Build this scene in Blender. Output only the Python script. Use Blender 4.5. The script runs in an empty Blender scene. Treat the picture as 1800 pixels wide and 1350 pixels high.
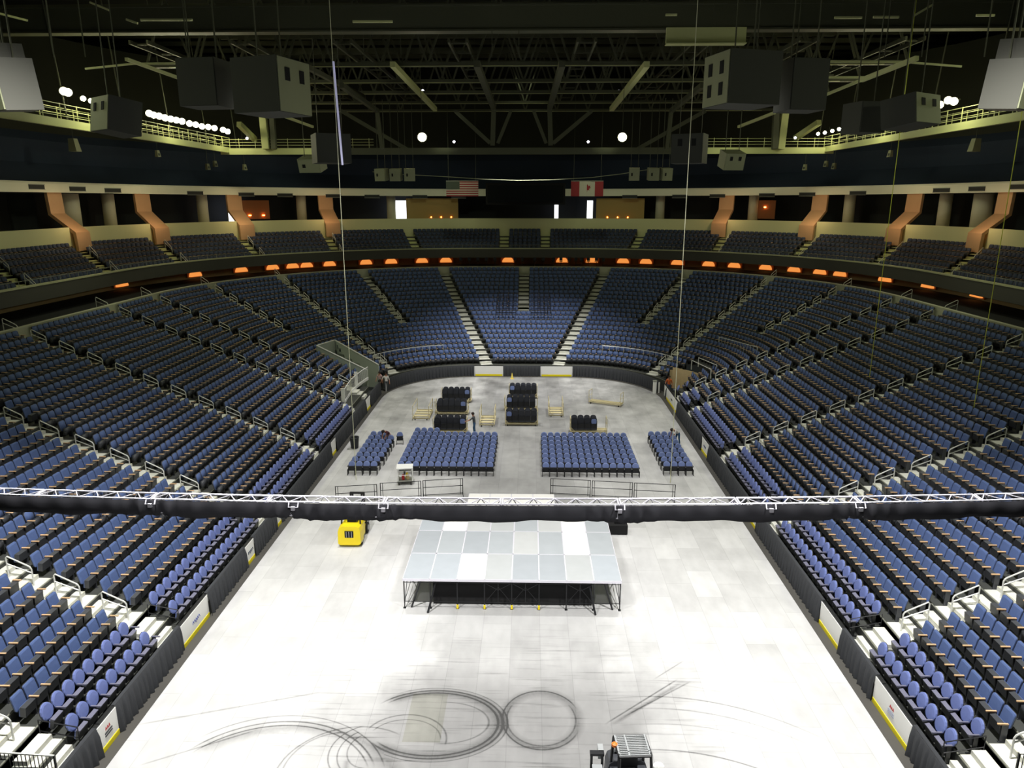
import bpy, math, random
import numpy as np
from mathutils import Vector, Matrix
random.seed(7)
sc = bpy.context.scene
COL = sc.collection

# ---------------------------------------------------------------- camera
F, CH, CX = 1280.0, 17.9, 0.7
TH = math.atan(325 / F)
YAW = math.atan(32 * math.cos(TH) / F)
cd = bpy.data.cameras.new('camera'); cam = bpy.data.objects.new('camera', cd); COL.objects.link(cam)
cd.sensor_width = 36; cd.lens = 36 * F / 1800; cd.clip_end = 400; cd.clip_start = 0.1
cam.location = (CX, 0, CH); cam.rotation_euler = (math.pi / 2 - TH, 0, YAW)
sc.camera = cam
FW = Vector((-math.sin(YAW) * math.cos(TH), math.cos(YAW) * math.cos(TH), -math.sin(TH)))
RT = Vector((math.cos(YAW), math.sin(YAW), 0)); UP = RT.cross(FW); CP = Vector((CX, 0, CH))
def at(px, py, Y):
    r = FW + RT * ((px - 900) / F) - UP * ((py - 675) / F)
    return CP + r * (Y / r.y)
def proj(p):
    d = Vector(p) - CP; z = d.dot(FW)
    return 900 + F * d.dot(RT) / z, 675 - F * d.dot(UP) / z, z

# ---------------------------------------------------------------- world, exposure
w = bpy.data.worlds.new('world'); sc.world = w; w.use_nodes = True
w.node_tree.nodes['Background'].inputs[0].default_value = (0.55, 0.62, 0.55, 1)
w.node_tree.nodes['Background'].inputs[1].default_value = 0.02
vs = sc.view_settings
vs.view_transform = 'Standard'; vs.look = 'None'; vs.gamma = 1; vs.exposure = 0.0
try: vs.use_curve_mapping = False
except Exception: pass
sc.cycles.use_denoising = True
sc.cycles.max_bounces = 5; sc.cycles.diffuse_bounces = 3; sc.cycles.glossy_bounces = 2
sc.cycles.sample_clamp_indirect = 4

# ---------------------------------------------------------------- lights (arena floods and added fills)
def spot(x, y, z, tx, ty, tz, power, size, blend, col, rad=0.6):
    l = bpy.data.lights.new('flood', 'SPOT'); l.energy = power; l.spot_size = math.radians(size); l.spot_blend = blend
    l.color = col; l.shadow_soft_size = rad
    o = bpy.data.objects.new('flood', l); COL.objects.link(o); o.location = (x, y, z)
    o.rotation_euler = (Vector((tx, ty, tz)) - Vector((x, y, z))).to_track_quat('-Z', 'Y').to_euler()
WH = (1.0, 0.985, 0.965); YG = (0.95, 1.0, 0.66)
for x, y, p in [(-10.5, 18, 4.4), (10.5, 18, 4.4), (-8, 38, 1.3), (8, 38, 1.3), (-7, 58, 1.55), (7, 58, 1.55)]:
    spot(x, y, 28.5, x * 1.2, y + (3 if y < 30 else 0), 0, 11500 * p, 90 if y < 50 else 74, 1.0, WH, 0.5)
spot(0, 66, 27, 0, 74.8, 0, 34000, 62, 1.0, WH, 0.5)
spot(0, 4, 25, 0, 22, 2, 9000, 70, 1.0, WH, 0.5)  # added fill near the camera, brightens the drape and near floor
for sx in (-1, 1):
    for y in (20, 44, 68):
        spot(sx * 31.5, y, 25.4, sx * -8, y + 6, 0, 2200, 120, 0.8, YG, 0.4)
    for y in (57, 70, 81):
        pl = bpy.data.lights.new('catwalk_spill', 'POINT'); pl.energy = 420; pl.color = (1, .97, .62); pl.shadow_soft_size = .4
        po = bpy.data.objects.new('catwalk_spill', pl); COL.objects.link(po); po.location = (sx * 31.6, y, 25.2)
    for y in (36, 58): spot(sx * 27, y, 33, sx * 26, y + 2, 4, 3300, 100, 1.0, YG, 1.0)
    spot(sx * 29, 84, 32, sx * 30, 87, 10, 900, 120, 1.0, YG, 1.0)
    for qx, qy, nx, ny in ((42, 56, 1, 0), (42, 74, .97, .2), (33, 90, .75, .66), (14, 101, .3, .95)):
        spot(sx * (qx - nx * 21), qy - ny * 21, 27, sx * qx, qy, 14.4, 1500, 62, .8, YG, .6)  # added fills that brighten the club wall, no fixtures of their own
spot(0, 91, 32, 0, 95, 10, 900, 130, 1.0, YG, 1.0)

# ---------------------------------------------------------------- materials
def rgb(h):
    h = h.lstrip('#'); v = [int(h[i:i + 2], 16) / 255 for i in (0, 2, 4)]
    return tuple(((c / 12.92) if c <= 0.04045 else ((c + 0.055) / 1.055) ** 2.4) for c in v) + (1,)
def mat(name, col, rough=0.6, metal=0.0, var=0.0, scale=3.0, emit=None, es=0.0, bump=0.0):
    m = bpy.data.materials.new(name); m.use_nodes = True; nt = m.node_tree; b = nt.nodes['Principled BSDF']
    c = rgb(col) if isinstance(col, str) else col
    b.inputs['Base Color'].default_value = c; b.inputs['Roughness'].default_value = rough; b.inputs['Metallic'].default_value = metal
    if emit: b.inputs['Emission Color'].default_value = rgb(emit); b.inputs['Emission Strength'].default_value = es
    if var or bump:
        tc = nt.nodes.new('ShaderNodeTexCoord'); n = nt.nodes.new('ShaderNodeTexNoise'); n.inputs['Scale'].default_value = scale; n.inputs['Detail'].default_value = 3
        nt.links.new(tc.outputs['Object'], n.inputs['Vector'])
        if var:
            mx = nt.nodes.new('ShaderNodeMix'); mx.data_type = 'RGBA'
            mx.inputs[6].default_value = tuple(v * (1 - var) for v in c[:3]) + (1,); mx.inputs[7].default_value = tuple(min(1, v * (1 + var)) for v in c[:3]) + (1,)
            nt.links.new(n.outputs['Fac'], mx.inputs[0]); nt.links.new(mx.outputs[2], b.inputs['Base Color'])
        if bump:
            bp = nt.nodes.new('ShaderNodeBump'); bp.inputs['Strength'].default_value = bump
            nt.links.new(n.outputs['Fac'], bp.inputs['Height']); nt.links.new(bp.outputs[0], b.inputs['Normal'])
    return m
M = dict(
    blue=mat('seat_blue', '#506493', 0.75, var=0.12, scale=9), blue2=mat('seat_blue_bright', '#6A78B0', 0.7, var=0.12, scale=9),
    blueshade=mat('seat_blue_shaded', '#38435E', 0.8, var=0.1, scale=9), shell=mat('seat_shell', '#30323A', 0.5), under=mat('seat_underside', '#3B3D42', 0.45), arm=mat('armrest_wood', '#D8B085', 0.5), armb=mat('armrest_grey', '#6E6E80', 0.35),  # club tier gets a copy of the seat blue darkened for shade
    chairblue=mat('chair_blue', '#7B8CC0', 0.6, var=0.1, scale=9), black=mat('black_steel', '#17181B', 0.5), blackm=mat('black_matte', '#0E0E10', 0.9),
    tread=mat('dark_tread', '#3A3C38', 0.8, var=0.2, scale=2), nose=mat('row_edge', '#77786C', 0.7), step=mat('aisle_concrete', '#D2D2C8', 0.85, var=0.1, scale=4),
    rail=mat('handrail_steel', '#DFE0DA', 0.4, 0.1), chrome=mat('truss_aluminium', '#E6E4EE', 0.3, 0.25), drape=mat('black_drape', '#3A3A40', 0.85, bump=0.2, scale=2),
    curtain=mat('curtain_black', '#36383C', 0.9), white=mat('board_white', '#F1F1EE', 0.5), yellow=mat('kick_yellow', '#F4E21A', 0.5), grey=mat('grey_paint', '#8D9086', 0.7),
    fascia=mat('fascia_dark', '#4A4A44', 0.7), fedge=mat('fascia_edge', '#B7B894', 0.6), beige=mat('club_wall', '#D6D7A6', 0.7), band=mat('ceiling_band', '#F2F2DC', 0.7),
    vent=mat('vent_dark', '#25292A', 0.6), orange=mat('copper_panel', '#C9A27C', 0.6, var=0.1, scale=.6), dark=mat('dark_void', '#16181A', 0.9), navy=mat('navy_wall', '#1E2A3C', 0.9, var=0.3, scale=.1),
    col=mat('column_white', '#C9C8B4', 0.7), steel=mat('roof_steel', '#4C4E3C', 0.6), steelb=mat('steel_bright', '#C6CA90', 0.5), cat=mat('catwalk_lit_steel', '#B9BD84', 0.6),  # cat doubles as a lit copy of the roof steel, lamp light in its colour
    deckroof=mat('roof_deck', '#1C1E18', 0.9), spk=mat('speaker_dark', '#3B3D36', 0.7), spkl=mat('speaker_light', '#8F9374', 0.6), spkw=mat('speaker_silver', '#5A5A52', 0.5),
    lamp=mat('lamp_glass', '#FFFFFF', 0.3, emit='#FFF6CC', es=60), lampd=mat('lamp_small', '#FFFFFF', 0.3, emit='#E8E4FF', es=15), day=mat('daylight_window', '#FFFFFF', 0.5, emit='#F2F4FF', es=2.2),
    warm=mat('sconce_glow', '#FFB070', 0.5, emit='#FF8A3A', es=22), dome=mat('amber_wall_glow', '#FFB070', 0.5, emit='#F59848', es=0.95), woodr=mat('cart_yellow', '#D8CBA0', 0.6), ply=mat('plywood', '#C6B083', 0.7, var=0.1, scale=3), red=mat('red_paint', '#B3262A', 0.6),
    skin=mat('skin', '#B98468', 0.6), hair=mat('hair_dark', '#2A1D18', 0.7), jean=mat('jeans', '#3A5E84', 0.8), tee=mat('shirt_grey', '#50545A', 0.8), teew=mat('shirt_pale', '#D8D4D0', 0.8), teeo=mat('shirt_orange', '#D0642A', 0.8), maroon=mat('shirt_maroon', '#5A2C34', 0.8), pink=mat('trousers_pink', '#C9A9A6', 0.8),
    fork=mat('forklift_yellow', '#F0D61C', 0.4), tyre=mat('tyre', '#16161A', 0.8), metal=mat('machine_grey', '#A9ACAD', 0.4, 0.3), bin=mat('bin_grey', '#2E3034', 0.6),
    flagr=mat('flag_red', '#8E2B30', 0.8), flagw=mat('flag_white', '#B9B6A6', 0.8), flagb=mat('flag_canton', '#4A5248', 0.8), rope=mat('rope_pale', '#D8D8B8', 0.6), ropey=mat('rope_yellow', '#C9D04A', 0.6, emit='#C9D04A', es=0.0), glow_lens=mat('lens', '#222', 0.2) if False else None,
)
M = {k: v for k, v in M.items() if v}
DECK = [mat('deck_grey_%d' % i, c, 0.55, var=0.08, scale=2) for i, c in enumerate(['#A2A7AB', '#ABAEAF', '#B3B5B5', '#9DA2A7', '#A6ACB2', '#E2E1DC'])]

# ---------------------------------------------------------------- mesh helpers
class MB:
    def __init__(s): s.v = []; s.f = []; s.m = []
    def poly(s, pts, m=0):
        n = len(s.v); s.v += [tuple(p) for p in pts]; s.f.append(tuple(range(n, n + len(pts)))); s.m.append(m); return s
    def raw(s, V, Fs, m=0):
        n = len(s.v); s.v += [tuple(p) for p in V]; s.f += [tuple(i + n for i in f) for f in Fs]; s.m += [m] * len(Fs); return s
    def box(s, c, d, m=0, rz=0, R=None):
        x, y, z = d[0] / 2, d[1] / 2, d[2] / 2
        R = R or Matrix.Rotation(rz, 3, 'Z')
        V = [Vector(c) + R @ Vector(p) for p in [(-x, -y, -z), (x, -y, -z), (x, y, -z), (-x, y, -z), (-x, -y, z), (x, -y, z), (x, y, z), (-x, y, z)]]
        return s.raw(V, [(0, 3, 2, 1), (4, 5, 6, 7), (0, 1, 5, 4), (1, 2, 6, 5), (2, 3, 7, 6), (3, 0, 4, 7)], m)
    def lohi(s, a, b, m=0): return s.box([(a[i] + b[i]) / 2 for i in range(3)], [abs(b[i] - a[i]) for i in range(3)], m)
    def tube(s, pts, r, m=0, n=6, cap=True):
        pts = [Vector(p) for p in pts]; k0 = len(s.v); N = len(pts); up = None
        for i, p in enumerate(pts):
            t = ((pts[min(i + 1, N - 1)] - p).normalized() + (p - pts[max(i - 1, 0)]).normalized())
            t = t.normalized() if t.length > 1e-6 else Vector((0, 0, 1))
            a = t.cross(Vector((0, 0, 1)) if abs(t.z) < 0.9 else Vector((1, 0, 0))) if up is None else up - t * up.dot(t)
            a.normalize(); up = a; b = t.cross(a)
            rr = r[i] if isinstance(r, (list, tuple)) else r
            s.v += [tuple(p + (a * math.cos(q) + b * math.sin(q)) * rr) for q in [2 * math.pi * (j + .5) / n for j in range(n)]]
        for i in range(N - 1):
            for j in range(n):
                q = (j + 1) % n
                s.f.append((k0 + i * n + j, k0 + i * n + q, k0 + (i + 1) * n + q, k0 + (i + 1) * n + j)); s.m.append(m)
        if cap:
            s.f.append(tuple(k0 + j for j in range(n))[::-1]); s.f.append(tuple(k0 + (N - 1) * n + j for j in range(n))); s.m += [m, m]
        return s
    def beam(s, a, b, w, h, m=0):
        a, b = Vector(a), Vector(b); t = (b - a); L = t.length; t.normalize()
        side = t.cross(Vector((0, 0, 1))); side = Vector((1, 0, 0)) if side.length < 1e-4 else side.normalized(); u = side.cross(t)
        R = Matrix((side, t, u)).transposed()
        return s.box((a + b) / 2, (w, L, h), m, R=R)
    def lathe(s, prof, c=(0, 0, 0), n=16, m=0):
        k0 = len(s.v); N = len(prof)
        for r, z in prof: s.v += [(c[0] + r * math.cos(2 * math.pi * j / n), c[1] + r * math.sin(2 * math.pi * j / n), c[2] + z) for j in range(n)]
        for i in range(N - 1):
            for j in range(n):
                q = (j + 1) % n; s.f.append((k0 + i * n + j, k0 + i * n + q, k0 + (i + 1) * n + q, k0 + (i + 1) * n + j)); s.m.append(m)
        s.f.append(tuple(k0 + j for j in range(n))[::-1]); s.f.append(tuple(k0 + (N - 1) * n + j for j in range(n))); s.m += [m, m]
        return s
    def prism(s, outline, a, b, m=0, m2=None):
        """outline: list of (u,v) placed by functions a,b -> Vector for front and back."""
        n = len(outline); k = len(s.v)
        s.v += [tuple(a(*p)) for p in outline] + [tuple(b(*p)) for p in outline]
        s.f += [tuple(range(k, k + n)), tuple(range(k + 2 * n - 1, k + n - 1, -1))]; s.m += [m, m if m2 is None else m2]
        for j in range(n):
            q = (j + 1) % n; s.f.append((k + j, k + n + j, k + n + q, k + q)); s.m.append(m if m2 is None else m2)
        return s
    def mesh(s, name, mats):
        me = bpy.data.meshes.new(name); me.from_pydata(s.v, [], s.f)
        for x in mats: me.materials.append(x)
        if len(mats) > 1: me.polygons.foreach_set('material_index', s.m)
        me.update(); return me
    def build(s, name, mats, parent=None, smooth=False):
        if not isinstance(mats, (list, tuple)): mats = [mats]
        me = s.mesh(name, mats)
        if smooth: me.polygons.foreach_set('use_smooth', [True] * len(me.polygons))
        o = bpy.data.objects.new(name, me); COL.objects.link(o); o.parent = parent; return o
def tag(o, label=None, cat=None, group=None, kind=None):
    if label: o['label'] = label
    if cat: o['category'] = cat
    if group: o['group'] = group
    if kind: o['kind'] = kind
    return o
def empty(name, loc=(0, 0, 0), rz=0):
    o = bpy.data.objects.new(name, None); COL.objects.link(o); o.location = loc; o.rotation_euler = (0, 0, rz); return o
def copy_tree(root, kids):
    r = root.copy(); COL.objects.link(r)
    for ch in kids:
        c = ch.copy(); COL.objects.link(c); c.parent = r
    return r
ORD = 'first second third fourth fifth sixth seventh eighth ninth tenth eleventh twelfth thirteenth fourteenth fifteenth sixteenth seventeenth eighteenth nineteenth twentieth'.split()
def ordn(i): return ORD[i] if i < 20 else 'twenty-' + ORD[i - 20] if i < 29 else 'thirtieth' if i == 29 else 'thirty-' + ORD[i - 30] if i < 39 else 'fortieth' if i == 39 else 'forty-' + ORD[i - 40]
def struct(o): return tag(o, kind='structure')

# ---------------------------------------------------------------- bowl geometry
RC, CYC, RX = 10.0, 65.0, 5.0          # row nought: corner radius, corner centre y, half straight at the far end
YN = 12.0
def stations(step=4.0, da=math.radians(3)):
    S = []
    n = int((CYC - YN) / step)
    for i in range(n): S.append((-15.0, YN + (CYC - YN) * i / n, -1.0, 0.0))
    k = int((math.pi / 2) / da)
    for i in range(k + 1):
        a = math.pi - (math.pi / 2) * i / k; S.append((-RX + RC * math.cos(a), CYC + RC * math.sin(a), math.cos(a), math.sin(a)))
    S.append((0, CYC + RC, 0, 1))
    return S + [(-x, y, -nx, ny) for x, y, nx, ny in S[:-1][::-1]]
ST = stations()
TH_T, RISE = 0.9, 0.3725
def rowz(j): return 1.5 + RISE * j
HOLE = [(-19.9, 67.2), (-18.9, 70.9), (-13.6, 68.7), (-14.3, 66.0)]
HOLER = [(14.2, 65.6), (13.6, 68.6), (16.6, 69.6), (17.6, 65.3)]
def inpoly(x, y, P):
    c = False; j = len(P) - 1
    for i in range(len(P)):
        if (P[i][1] > y) != (P[j][1] > y) and x < (P[j][0] - P[i][0]) * (y - P[i][1]) / (P[j][1] - P[i][1]) + P[i][0]: c = not c
        j = i
    return c
def holed(x, y): return inpoly(x, y, HOLE) or inpoly(x, y, HOLER)
def sweep(mb, prof, mi=None, S=None, zf=None, hole=False, close=False):
    """prof: list of (d,z[,material]) swept round the bowl."""
    S = S or ST; k0 = len(mb.v); n = len(prof)
    for x, y, nx, ny in S:
        for p in prof: mb.v.append((x + nx * p[0], y + ny * p[0], p[1] + (zf(x, y, p[0]) if zf else 0)))
    for i in range(len(S) - 1):
        for j in range(n if close else n - 1):
            q = (j + 1) % n
            f = (k0 + i * n + j, k0 + i * n + q, k0 + (i + 1) * n + q, k0 + (i + 1) * n + j)
            if hole:
                cx = sum(mb.v[t][0] for t in f) / 4; cy = sum(mb.v[t][1] for t in f) / 4
                if holed(cx, cy): continue
            mb.f.append(f); mb.m.append(prof[j][2] if len(prof[j]) > 2 else 0)
    return mb
def bowlpt(x, y):
    """offset d and outward normal at a plan point."""
    ax = abs(x); s = -1 if x < 0 else 1
    if y <= CYC: return ax - 15.0, s, 0.0
    if ax <= RX: return y - CYC - RC, 0.0, 1.0
    dx, dy = ax - RX, y - CYC; L = math.hypot(dx, dy); return L - RC, s * dx / L, dy / L
# aisles: plan point, direction outward, dmin, name
def mk(x0, y0, x1, y1): 
    L = math.hypot(x1 - x0, y1 - y0); return (x0, y0, (x1 - x0) / L, (y1 - y0) / L)
AIS = []
for s, sn in ((-1, 'left'), (1, 'right')):
    for y in (18.9, 25.6, 36.3, 47.0, 57.7): AIS.append((mk(s * 15, y, s * 34, y), -0.0, s, sn))
    AIS.append((mk(s * 15.8, 62.5, s * 33.2, 64.6), -0.3, s, sn))
    AIS.append((mk(s * 22.7, 69.9, s * 32.1, 73.6), 8.1, s, sn))
    AIS.append((mk(s * 13.0, 70.3, s * 28, 82.5), -0.9, s, sn))
    AIS.append((mk(s * 13.0, 79.4, s * 20.2, 89.5), 6.3, s, sn))
    AIS.append((mk(s * 3.7, 74.2, s * 10.4, 93), -0.9, s, sn))
AIS.append((mk(0, 84, 0, 93), 8.6, 0, 'centre'))
def aisle_hit(x, y, d, half=0.62):
    for i, ((ax, ay, dx, dy), dmin, s, sn) in enumerate(AIS):
        if d < dmin - 0.2: continue
        rx, ry = x - ax, y - ay
        if rx * dx + ry * dy < -3: continue
        if abs(rx * dy - ry * dx) < half + 0.31: return i
    return -1
CAIS = []
for s in (-1, 1):
    for a in [(36.2, 53.5, 42, 56.2), (36.2, 64.7, 41.8, 68.2), (34.6, 74.8, 39.5, 78.3), (29.9, 83.8, 34.1, 87.9), (22.8, 90.6, 25.8, 95.6), (13.5, 95, 15.8, 100.3), (2.7, 96, 2.8, 102)]:
        CAIS.append(mk(s * a[0], a[1], s * a[2], a[3]))
    CAIS.append(mk(s * 36.2, 42.5, s * 42, 44.0)); CAIS.append(mk(s * 36.2, 31.5, s * 42, 32))
def cais_hit(x, y, half=0.6):
    for ax, ay, dx, dy in CAIS:
        rx, ry = x - ax, y - ay
        if rx * dx + ry * dy > -3 and abs(rx * dy - ry * dx) < half + 0.31: return True
    return False

# ---------------------------------------------------------------- setting: floor, tiers, walls
def floor_material():
    m = bpy.data.materials.new('floor_boards'); m.use_nodes = True; nt = m.node_tree; b = nt.nodes['Principled BSDF']; L = nt.links
    def mth(op, a, b_=None, c=None, clamp=False):
        n = nt.nodes.new('ShaderNodeMath'); n.operation = op; n.use_clamp = clamp
        for i, v in enumerate((a, b_, c)):
            if v is None: continue
            if isinstance(v, (int, float)): n.inputs[i].default_value = v
            else: L.new(v, n.inputs[i])
        return n.outputs[0]
    tc = nt.nodes.new('ShaderNodeTexCoord'); sep = nt.nodes.new('ShaderNodeSeparateXYZ'); L.new(tc.outputs['Object'], sep.inputs[0])
    x, y = sep.outputs[0], sep.outputs[1]
    def cell(sx, sy, lo, hi, seed):
        # panels sx by sy metres, every other column shifted half a panel
        u = mth('DIVIDE', x, sx); iu = mth('FLOOR', u)
        v = mth('ADD', mth('DIVIDE', y, sy), mth('MULTIPLY', mth('MODULO', mth('ABSOLUTE', iu), 2), 0.5)); iv = mth('FLOOR', v)
        cb = nt.nodes.new('ShaderNodeCombineXYZ'); L.new(iu, cb.inputs[0]); L.new(iv, cb.inputs[1]); cb.inputs[2].default_value = seed
        wn = nt.nodes.new('ShaderNodeTexWhiteNoise'); L.new(cb.outputs[0], wn.inputs[0])
        fu = mth('ABSOLUTE', mth('SUBTRACT', mth('FRACT', u), 0.5)); fv = mth('ABSOLUTE', mth('SUBTRACT', mth('FRACT', v), 0.5))
        j = mth('MAXIMUM', mth('GREATER_THAN', fu, 0.5 - 0.012 / sx), mth('GREATER_THAN', fv, 0.5 - 0.012 / sy))
        return mth('MULTIPLY_ADD', wn.outputs[0], hi - lo, lo), j
    val, joint = cell(1.22, 2.44, 0.50, 0.585, 3.0)
    def noise(scale, vec=None, detail=4):
        n = nt.nodes.new('ShaderNodeTexNoise'); n.inputs['Scale'].default_value = scale; n.inputs['Detail'].default_value = detail
        L.new(vec or tc.outputs['Object'], n.inputs['Vector']); return n.outputs['Fac']
    def mapped(sx, sy):
        mp = nt.nodes.new('ShaderNodeMapping'); mp.inputs['Scale'].default_value = (sx, sy, 1); L.new(tc.outputs['Object'], mp.inputs[0]); return mp.outputs[0]
    val = mth('ADD', val, mth('MULTIPLY', mth('SUBTRACT', noise(0.25), 0.5), 0.22))
    val = mth('ADD', val, mth('MULTIPLY', mth('SUBTRACT', noise(2.2, mapped(1, .45)), 0.5), 0.16))
    # far boards grow greyer, mottled for wear and bright glare
    far = mth('MULTIPLY', mth('SUBTRACT', y, 36.0), 0.03, clamp=True)
    blot = mth('MULTIPLY', mth('SUBTRACT', noise(.55, mapped(1, .8), 5), 0.5), mth('MULTIPLY_ADD', far, 0.55, 0.12))
    val = mth('ADD', mth('SUBTRACT', val, mth('MULTIPLY', far, 0.15)), blot)
    grime = mth('MULTIPLY', mth('SUBTRACT', 6.6, mth('ADD', mth('ABSOLUTE', mth('SUBTRACT', x, 0.4)), mth('MULTIPLY', noise(.6), 3.0))), .5, clamp=True)
    val = mth('MULTIPLY', val, mth('SUBTRACT', 1, mth('MULTIPLY', grime, 0.34)))
    band = mth('MULTIPLY', mth('MULTIPLY', mth('SUBTRACT', mth('ADD', 24.6, mth('MULTIPLY', noise(.5), 1.6)), y), .45, clamp=True), mth('MULTIPLY', mth('SUBTRACT', mth('ADD', 6.2, mth('MULTIPLY', noise(.7), 2.5)), mth('ABSOLUTE', x)), .35, clamp=True))
    val = mth('MULTIPLY', val, mth('SUBTRACT', 1, mth('MULTIPLY', band, 0.4)))
    def ring(cx, cy, rx, ry, wd, s, dx=0, dy=0, cmin=-2):
        a = mth('DIVIDE', mth('SUBTRACT', x, cx), rx); c = mth('DIVIDE', mth('SUBTRACT', y, cy), ry)
        r = mth('SQRT', mth('ADD', mth('MULTIPLY', a, a), mth('MULTIPLY', c, c)))
        k = mth('SUBTRACT', 1, mth('DIVIDE', mth('ABSOLUTE', mth('SUBTRACT', r, 1)), wd / ((rx + ry) / 2)), clamp=True)
        if cmin > -2:
            dt = mth('DIVIDE', mth('ADD', mth('MULTIPLY', a, dx), mth('MULTIPLY', c, dy)), r)
            k = mth('MULTIPLY', k, mth('MULTIPLY', mth('SUBTRACT', dt, cmin), 6, clamp=True))
        return mth('MULTIPLY', k, s)
    def seg(x0, y0, x1, y1, wd, s):
        Ln = math.hypot(x1 - x0, y1 - y0); ux, uy = (x1 - x0) / Ln, (y1 - y0) / Ln
        a = mth('SUBTRACT', x, x0); c = mth('SUBTRACT', y, y0)
        al = mth('ADD', mth('MULTIPLY', a, ux), mth('MULTIPLY', c, uy)); pe = mth('ABSOLUTE', mth('SUBTRACT', mth('MULTIPLY', a, uy), mth('MULTIPLY', c, ux)))
        k = mth('SUBTRACT', 1, mth('DIVIDE', pe, wd), clamp=True)
        k = mth('MULTIPLY', k, mth('MULTIPLY', mth('SUBTRACT', Ln / 2, mth('ABSOLUTE', mth('SUBTRACT', al, Ln / 2))), 2, clamp=True))
        return mth('MULTIPLY', k, s)
    marks = [ring(-2.6, 21.87, 2.62, 1.86, .04, .3, 1, 0, -.6), ring(-7.6, 18.6, 3.9, 3.5, .04, .3, .2, 1, .5), ring(-5.0, 19.4, 2.4, 2.2, .05, .3, -.6, .8, .3), ring(-4.4, 20.0, .8, .9, .15, .2, -.4, -1, .3), ring(-2.6, 21.87, 2.45, 1.72, .05, .5, 1, 0, -.85), ring(-2.6, 21.87, 2.28, 1.58, .045, .5, 1, 0, -.8), ring(-2.6, 21.87, 2.3, 1.6, .34, .3, 1, 0, -.8),
             ring(-2.3, 21.9, 1.65, 1.05, .05, .3, 1, 0, -.1), ring(-3.5, 21.0, 1.45, 1.25, .05, .35, .3, 1, .1), ring(-3.5, 21.0, 1.25, 1.0, .04, .3, .2, 1, .2),
             ring(1.2, 22.15, 1.38, 1.5, .05, .35, -1, 0, -.95), ring(1.2, 22.15, 1.22, 1.32, .05, .25, 0, -1, -.6), ring(1.2, 22.15, 1.3, 1.4, .3, .22),
             ring(-7.6, 18.6, 3.6, 3.2, .05, .4, .1, 1, .45), ring(-7.6, 18.6, 3.4, 3.0, .045, .4, .1, 1, .45), ring(-7.2, 18.4, 3.9, 3.1, .4, .2, .3, 1, .3),
             ring(-4.6, 20.4, 1.3, 1.3, .04, .35, -1, 0, .3), ring(-4.6, 20.4, 1.0, 1.1, .04, .35, -1, -.2, .3), ring(-4.6, 20.5, .7, .8, .04, .3, -1, -.3, .2), ring(-5.6, 19.6, 1.6, 1.7, .05, .25, -.8, .6, .5),
             seg(3.4, 21.9, 6.5, 24.5, .05, .4), seg(3.6, 21.85, 6.6, 24.3, .12, .25), seg(4.1, 22.3, 7.0, 24.4, .05, .3), seg(5.5, 24.4, 7.0, 25.7, .04, .25),
             ring(5.4, 14.8, 8.4, 8.65, .05, .4, .25, 1, .9), ring(5.3, 14.6, 8.1, 8.2, .05, .35, .25, 1, .92), ring(5.4, 14.8, 7.6, 7.2, .04, .35, .2, 1, .93), ring(5.0, 15.0, 6.4, 5.75, .05, .4, .3, 1, .88), ring(4.8, 14.9, 9.4, 9.4, .05, .2, .25, 1, .95),
             seg(-13, 21.5, -7, 23.4, .06, .22), seg(-12, 19.6, -8.6, 21.4, .05, .22)]
    tot = marks[0]
    for k in marks[1:]: tot = mth('ADD', tot, k)
    streak = mth('MULTIPLY', mth('SUBTRACT', noise(1.0, mapped(.35, 7.0), 6), 0.56), 2.2, clamp=True)
    nearm = mth('MULTIPLY', mth('MULTIPLY', mth('SUBTRACT', 28.5, y), 0.3, clamp=True), mth('MULTIPLY', mth('SUBTRACT', 9.5, mth('ABSOLUTE', x)), 0.25, clamp=True))
    tot = mth('ADD', tot, mth('MULTIPLY', streak, mth('MULTIPLY', nearm, 0.6)))
    tot = mth('MULTIPLY', tot, mth('ADD', 0.8, mth('MULTIPLY', noise(9.0), 0.9)))
    val = mth('MULTIPLY', val, mth('SUBTRACT', 1, mth('MULTIPLY', joint, 0.16)))
    val = mth('MULTIPLY', val, mth('SUBTRACT', 1, mth('MINIMUM', mth('MULTIPLY', tot, 1.4), 0.8)))
    pad = mth('MULTIPLY', mth('MULTIPLY', mth('GREATER_THAN', x, -3.55), mth('LESS_THAN', x, -2.25)), mth('MULTIPLY', mth('GREATER_THAN', y, 20.9), mth('LESS_THAN', y, 23.4)))
    val = mth('MULTIPLY', val, mth('SUBTRACT', 1, mth('MULTIPLY', pad, 0.16)))
    cb = nt.nodes.new('ShaderNodeCombineColor'); L.new(val, cb.inputs[0]); L.new(mth('MULTIPLY', val, 0.995), cb.inputs[1])
    L.new(mth('MULTIPLY', val, mth('SUBTRACT', 0.985, mth('MULTIPLY', pad, 0.09))), cb.inputs[2]); L.new(cb.outputs[0], b.inputs['Base Color'])
    b.inputs['Roughness'].default_value = 0.55; b.inputs['Specular IOR Level'].default_value = 0.35
    return m
def rink(hx, yc, r, ye, y0=10.0, n=14):
    P = [(hx, y0)] + [(hx - r + r * math.cos(a), yc + r * math.sin(a)) for a in [math.pi / 2 * i / n for i in range(n + 1)]]
    return P + [(-x, y) for x, y in P[::-1]]
mb = MB(); mb.poly([(x, y, 0.0) for x, y in rink(14.2, 65.0, 9.2, 0)][::1]); struct(mb.build('floor_edge', mat('floor_grey', '#4A4843', 0.7, var=0.15, scale=.8)))
mb = MB(); P = rink(12.95, 64.9, 8.4, 0); a = [(x, y, 0.015) for x, y in P]; mb.poly(a)
for i in range(len(P)): q = (i + 1) % len(P); mb.poly([(P[i][0], P[i][1], 0.0), (P[q][0], P[q][1], 0.0), a[q], a[i]])
struct(mb.build('floor', floor_material()))

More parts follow.
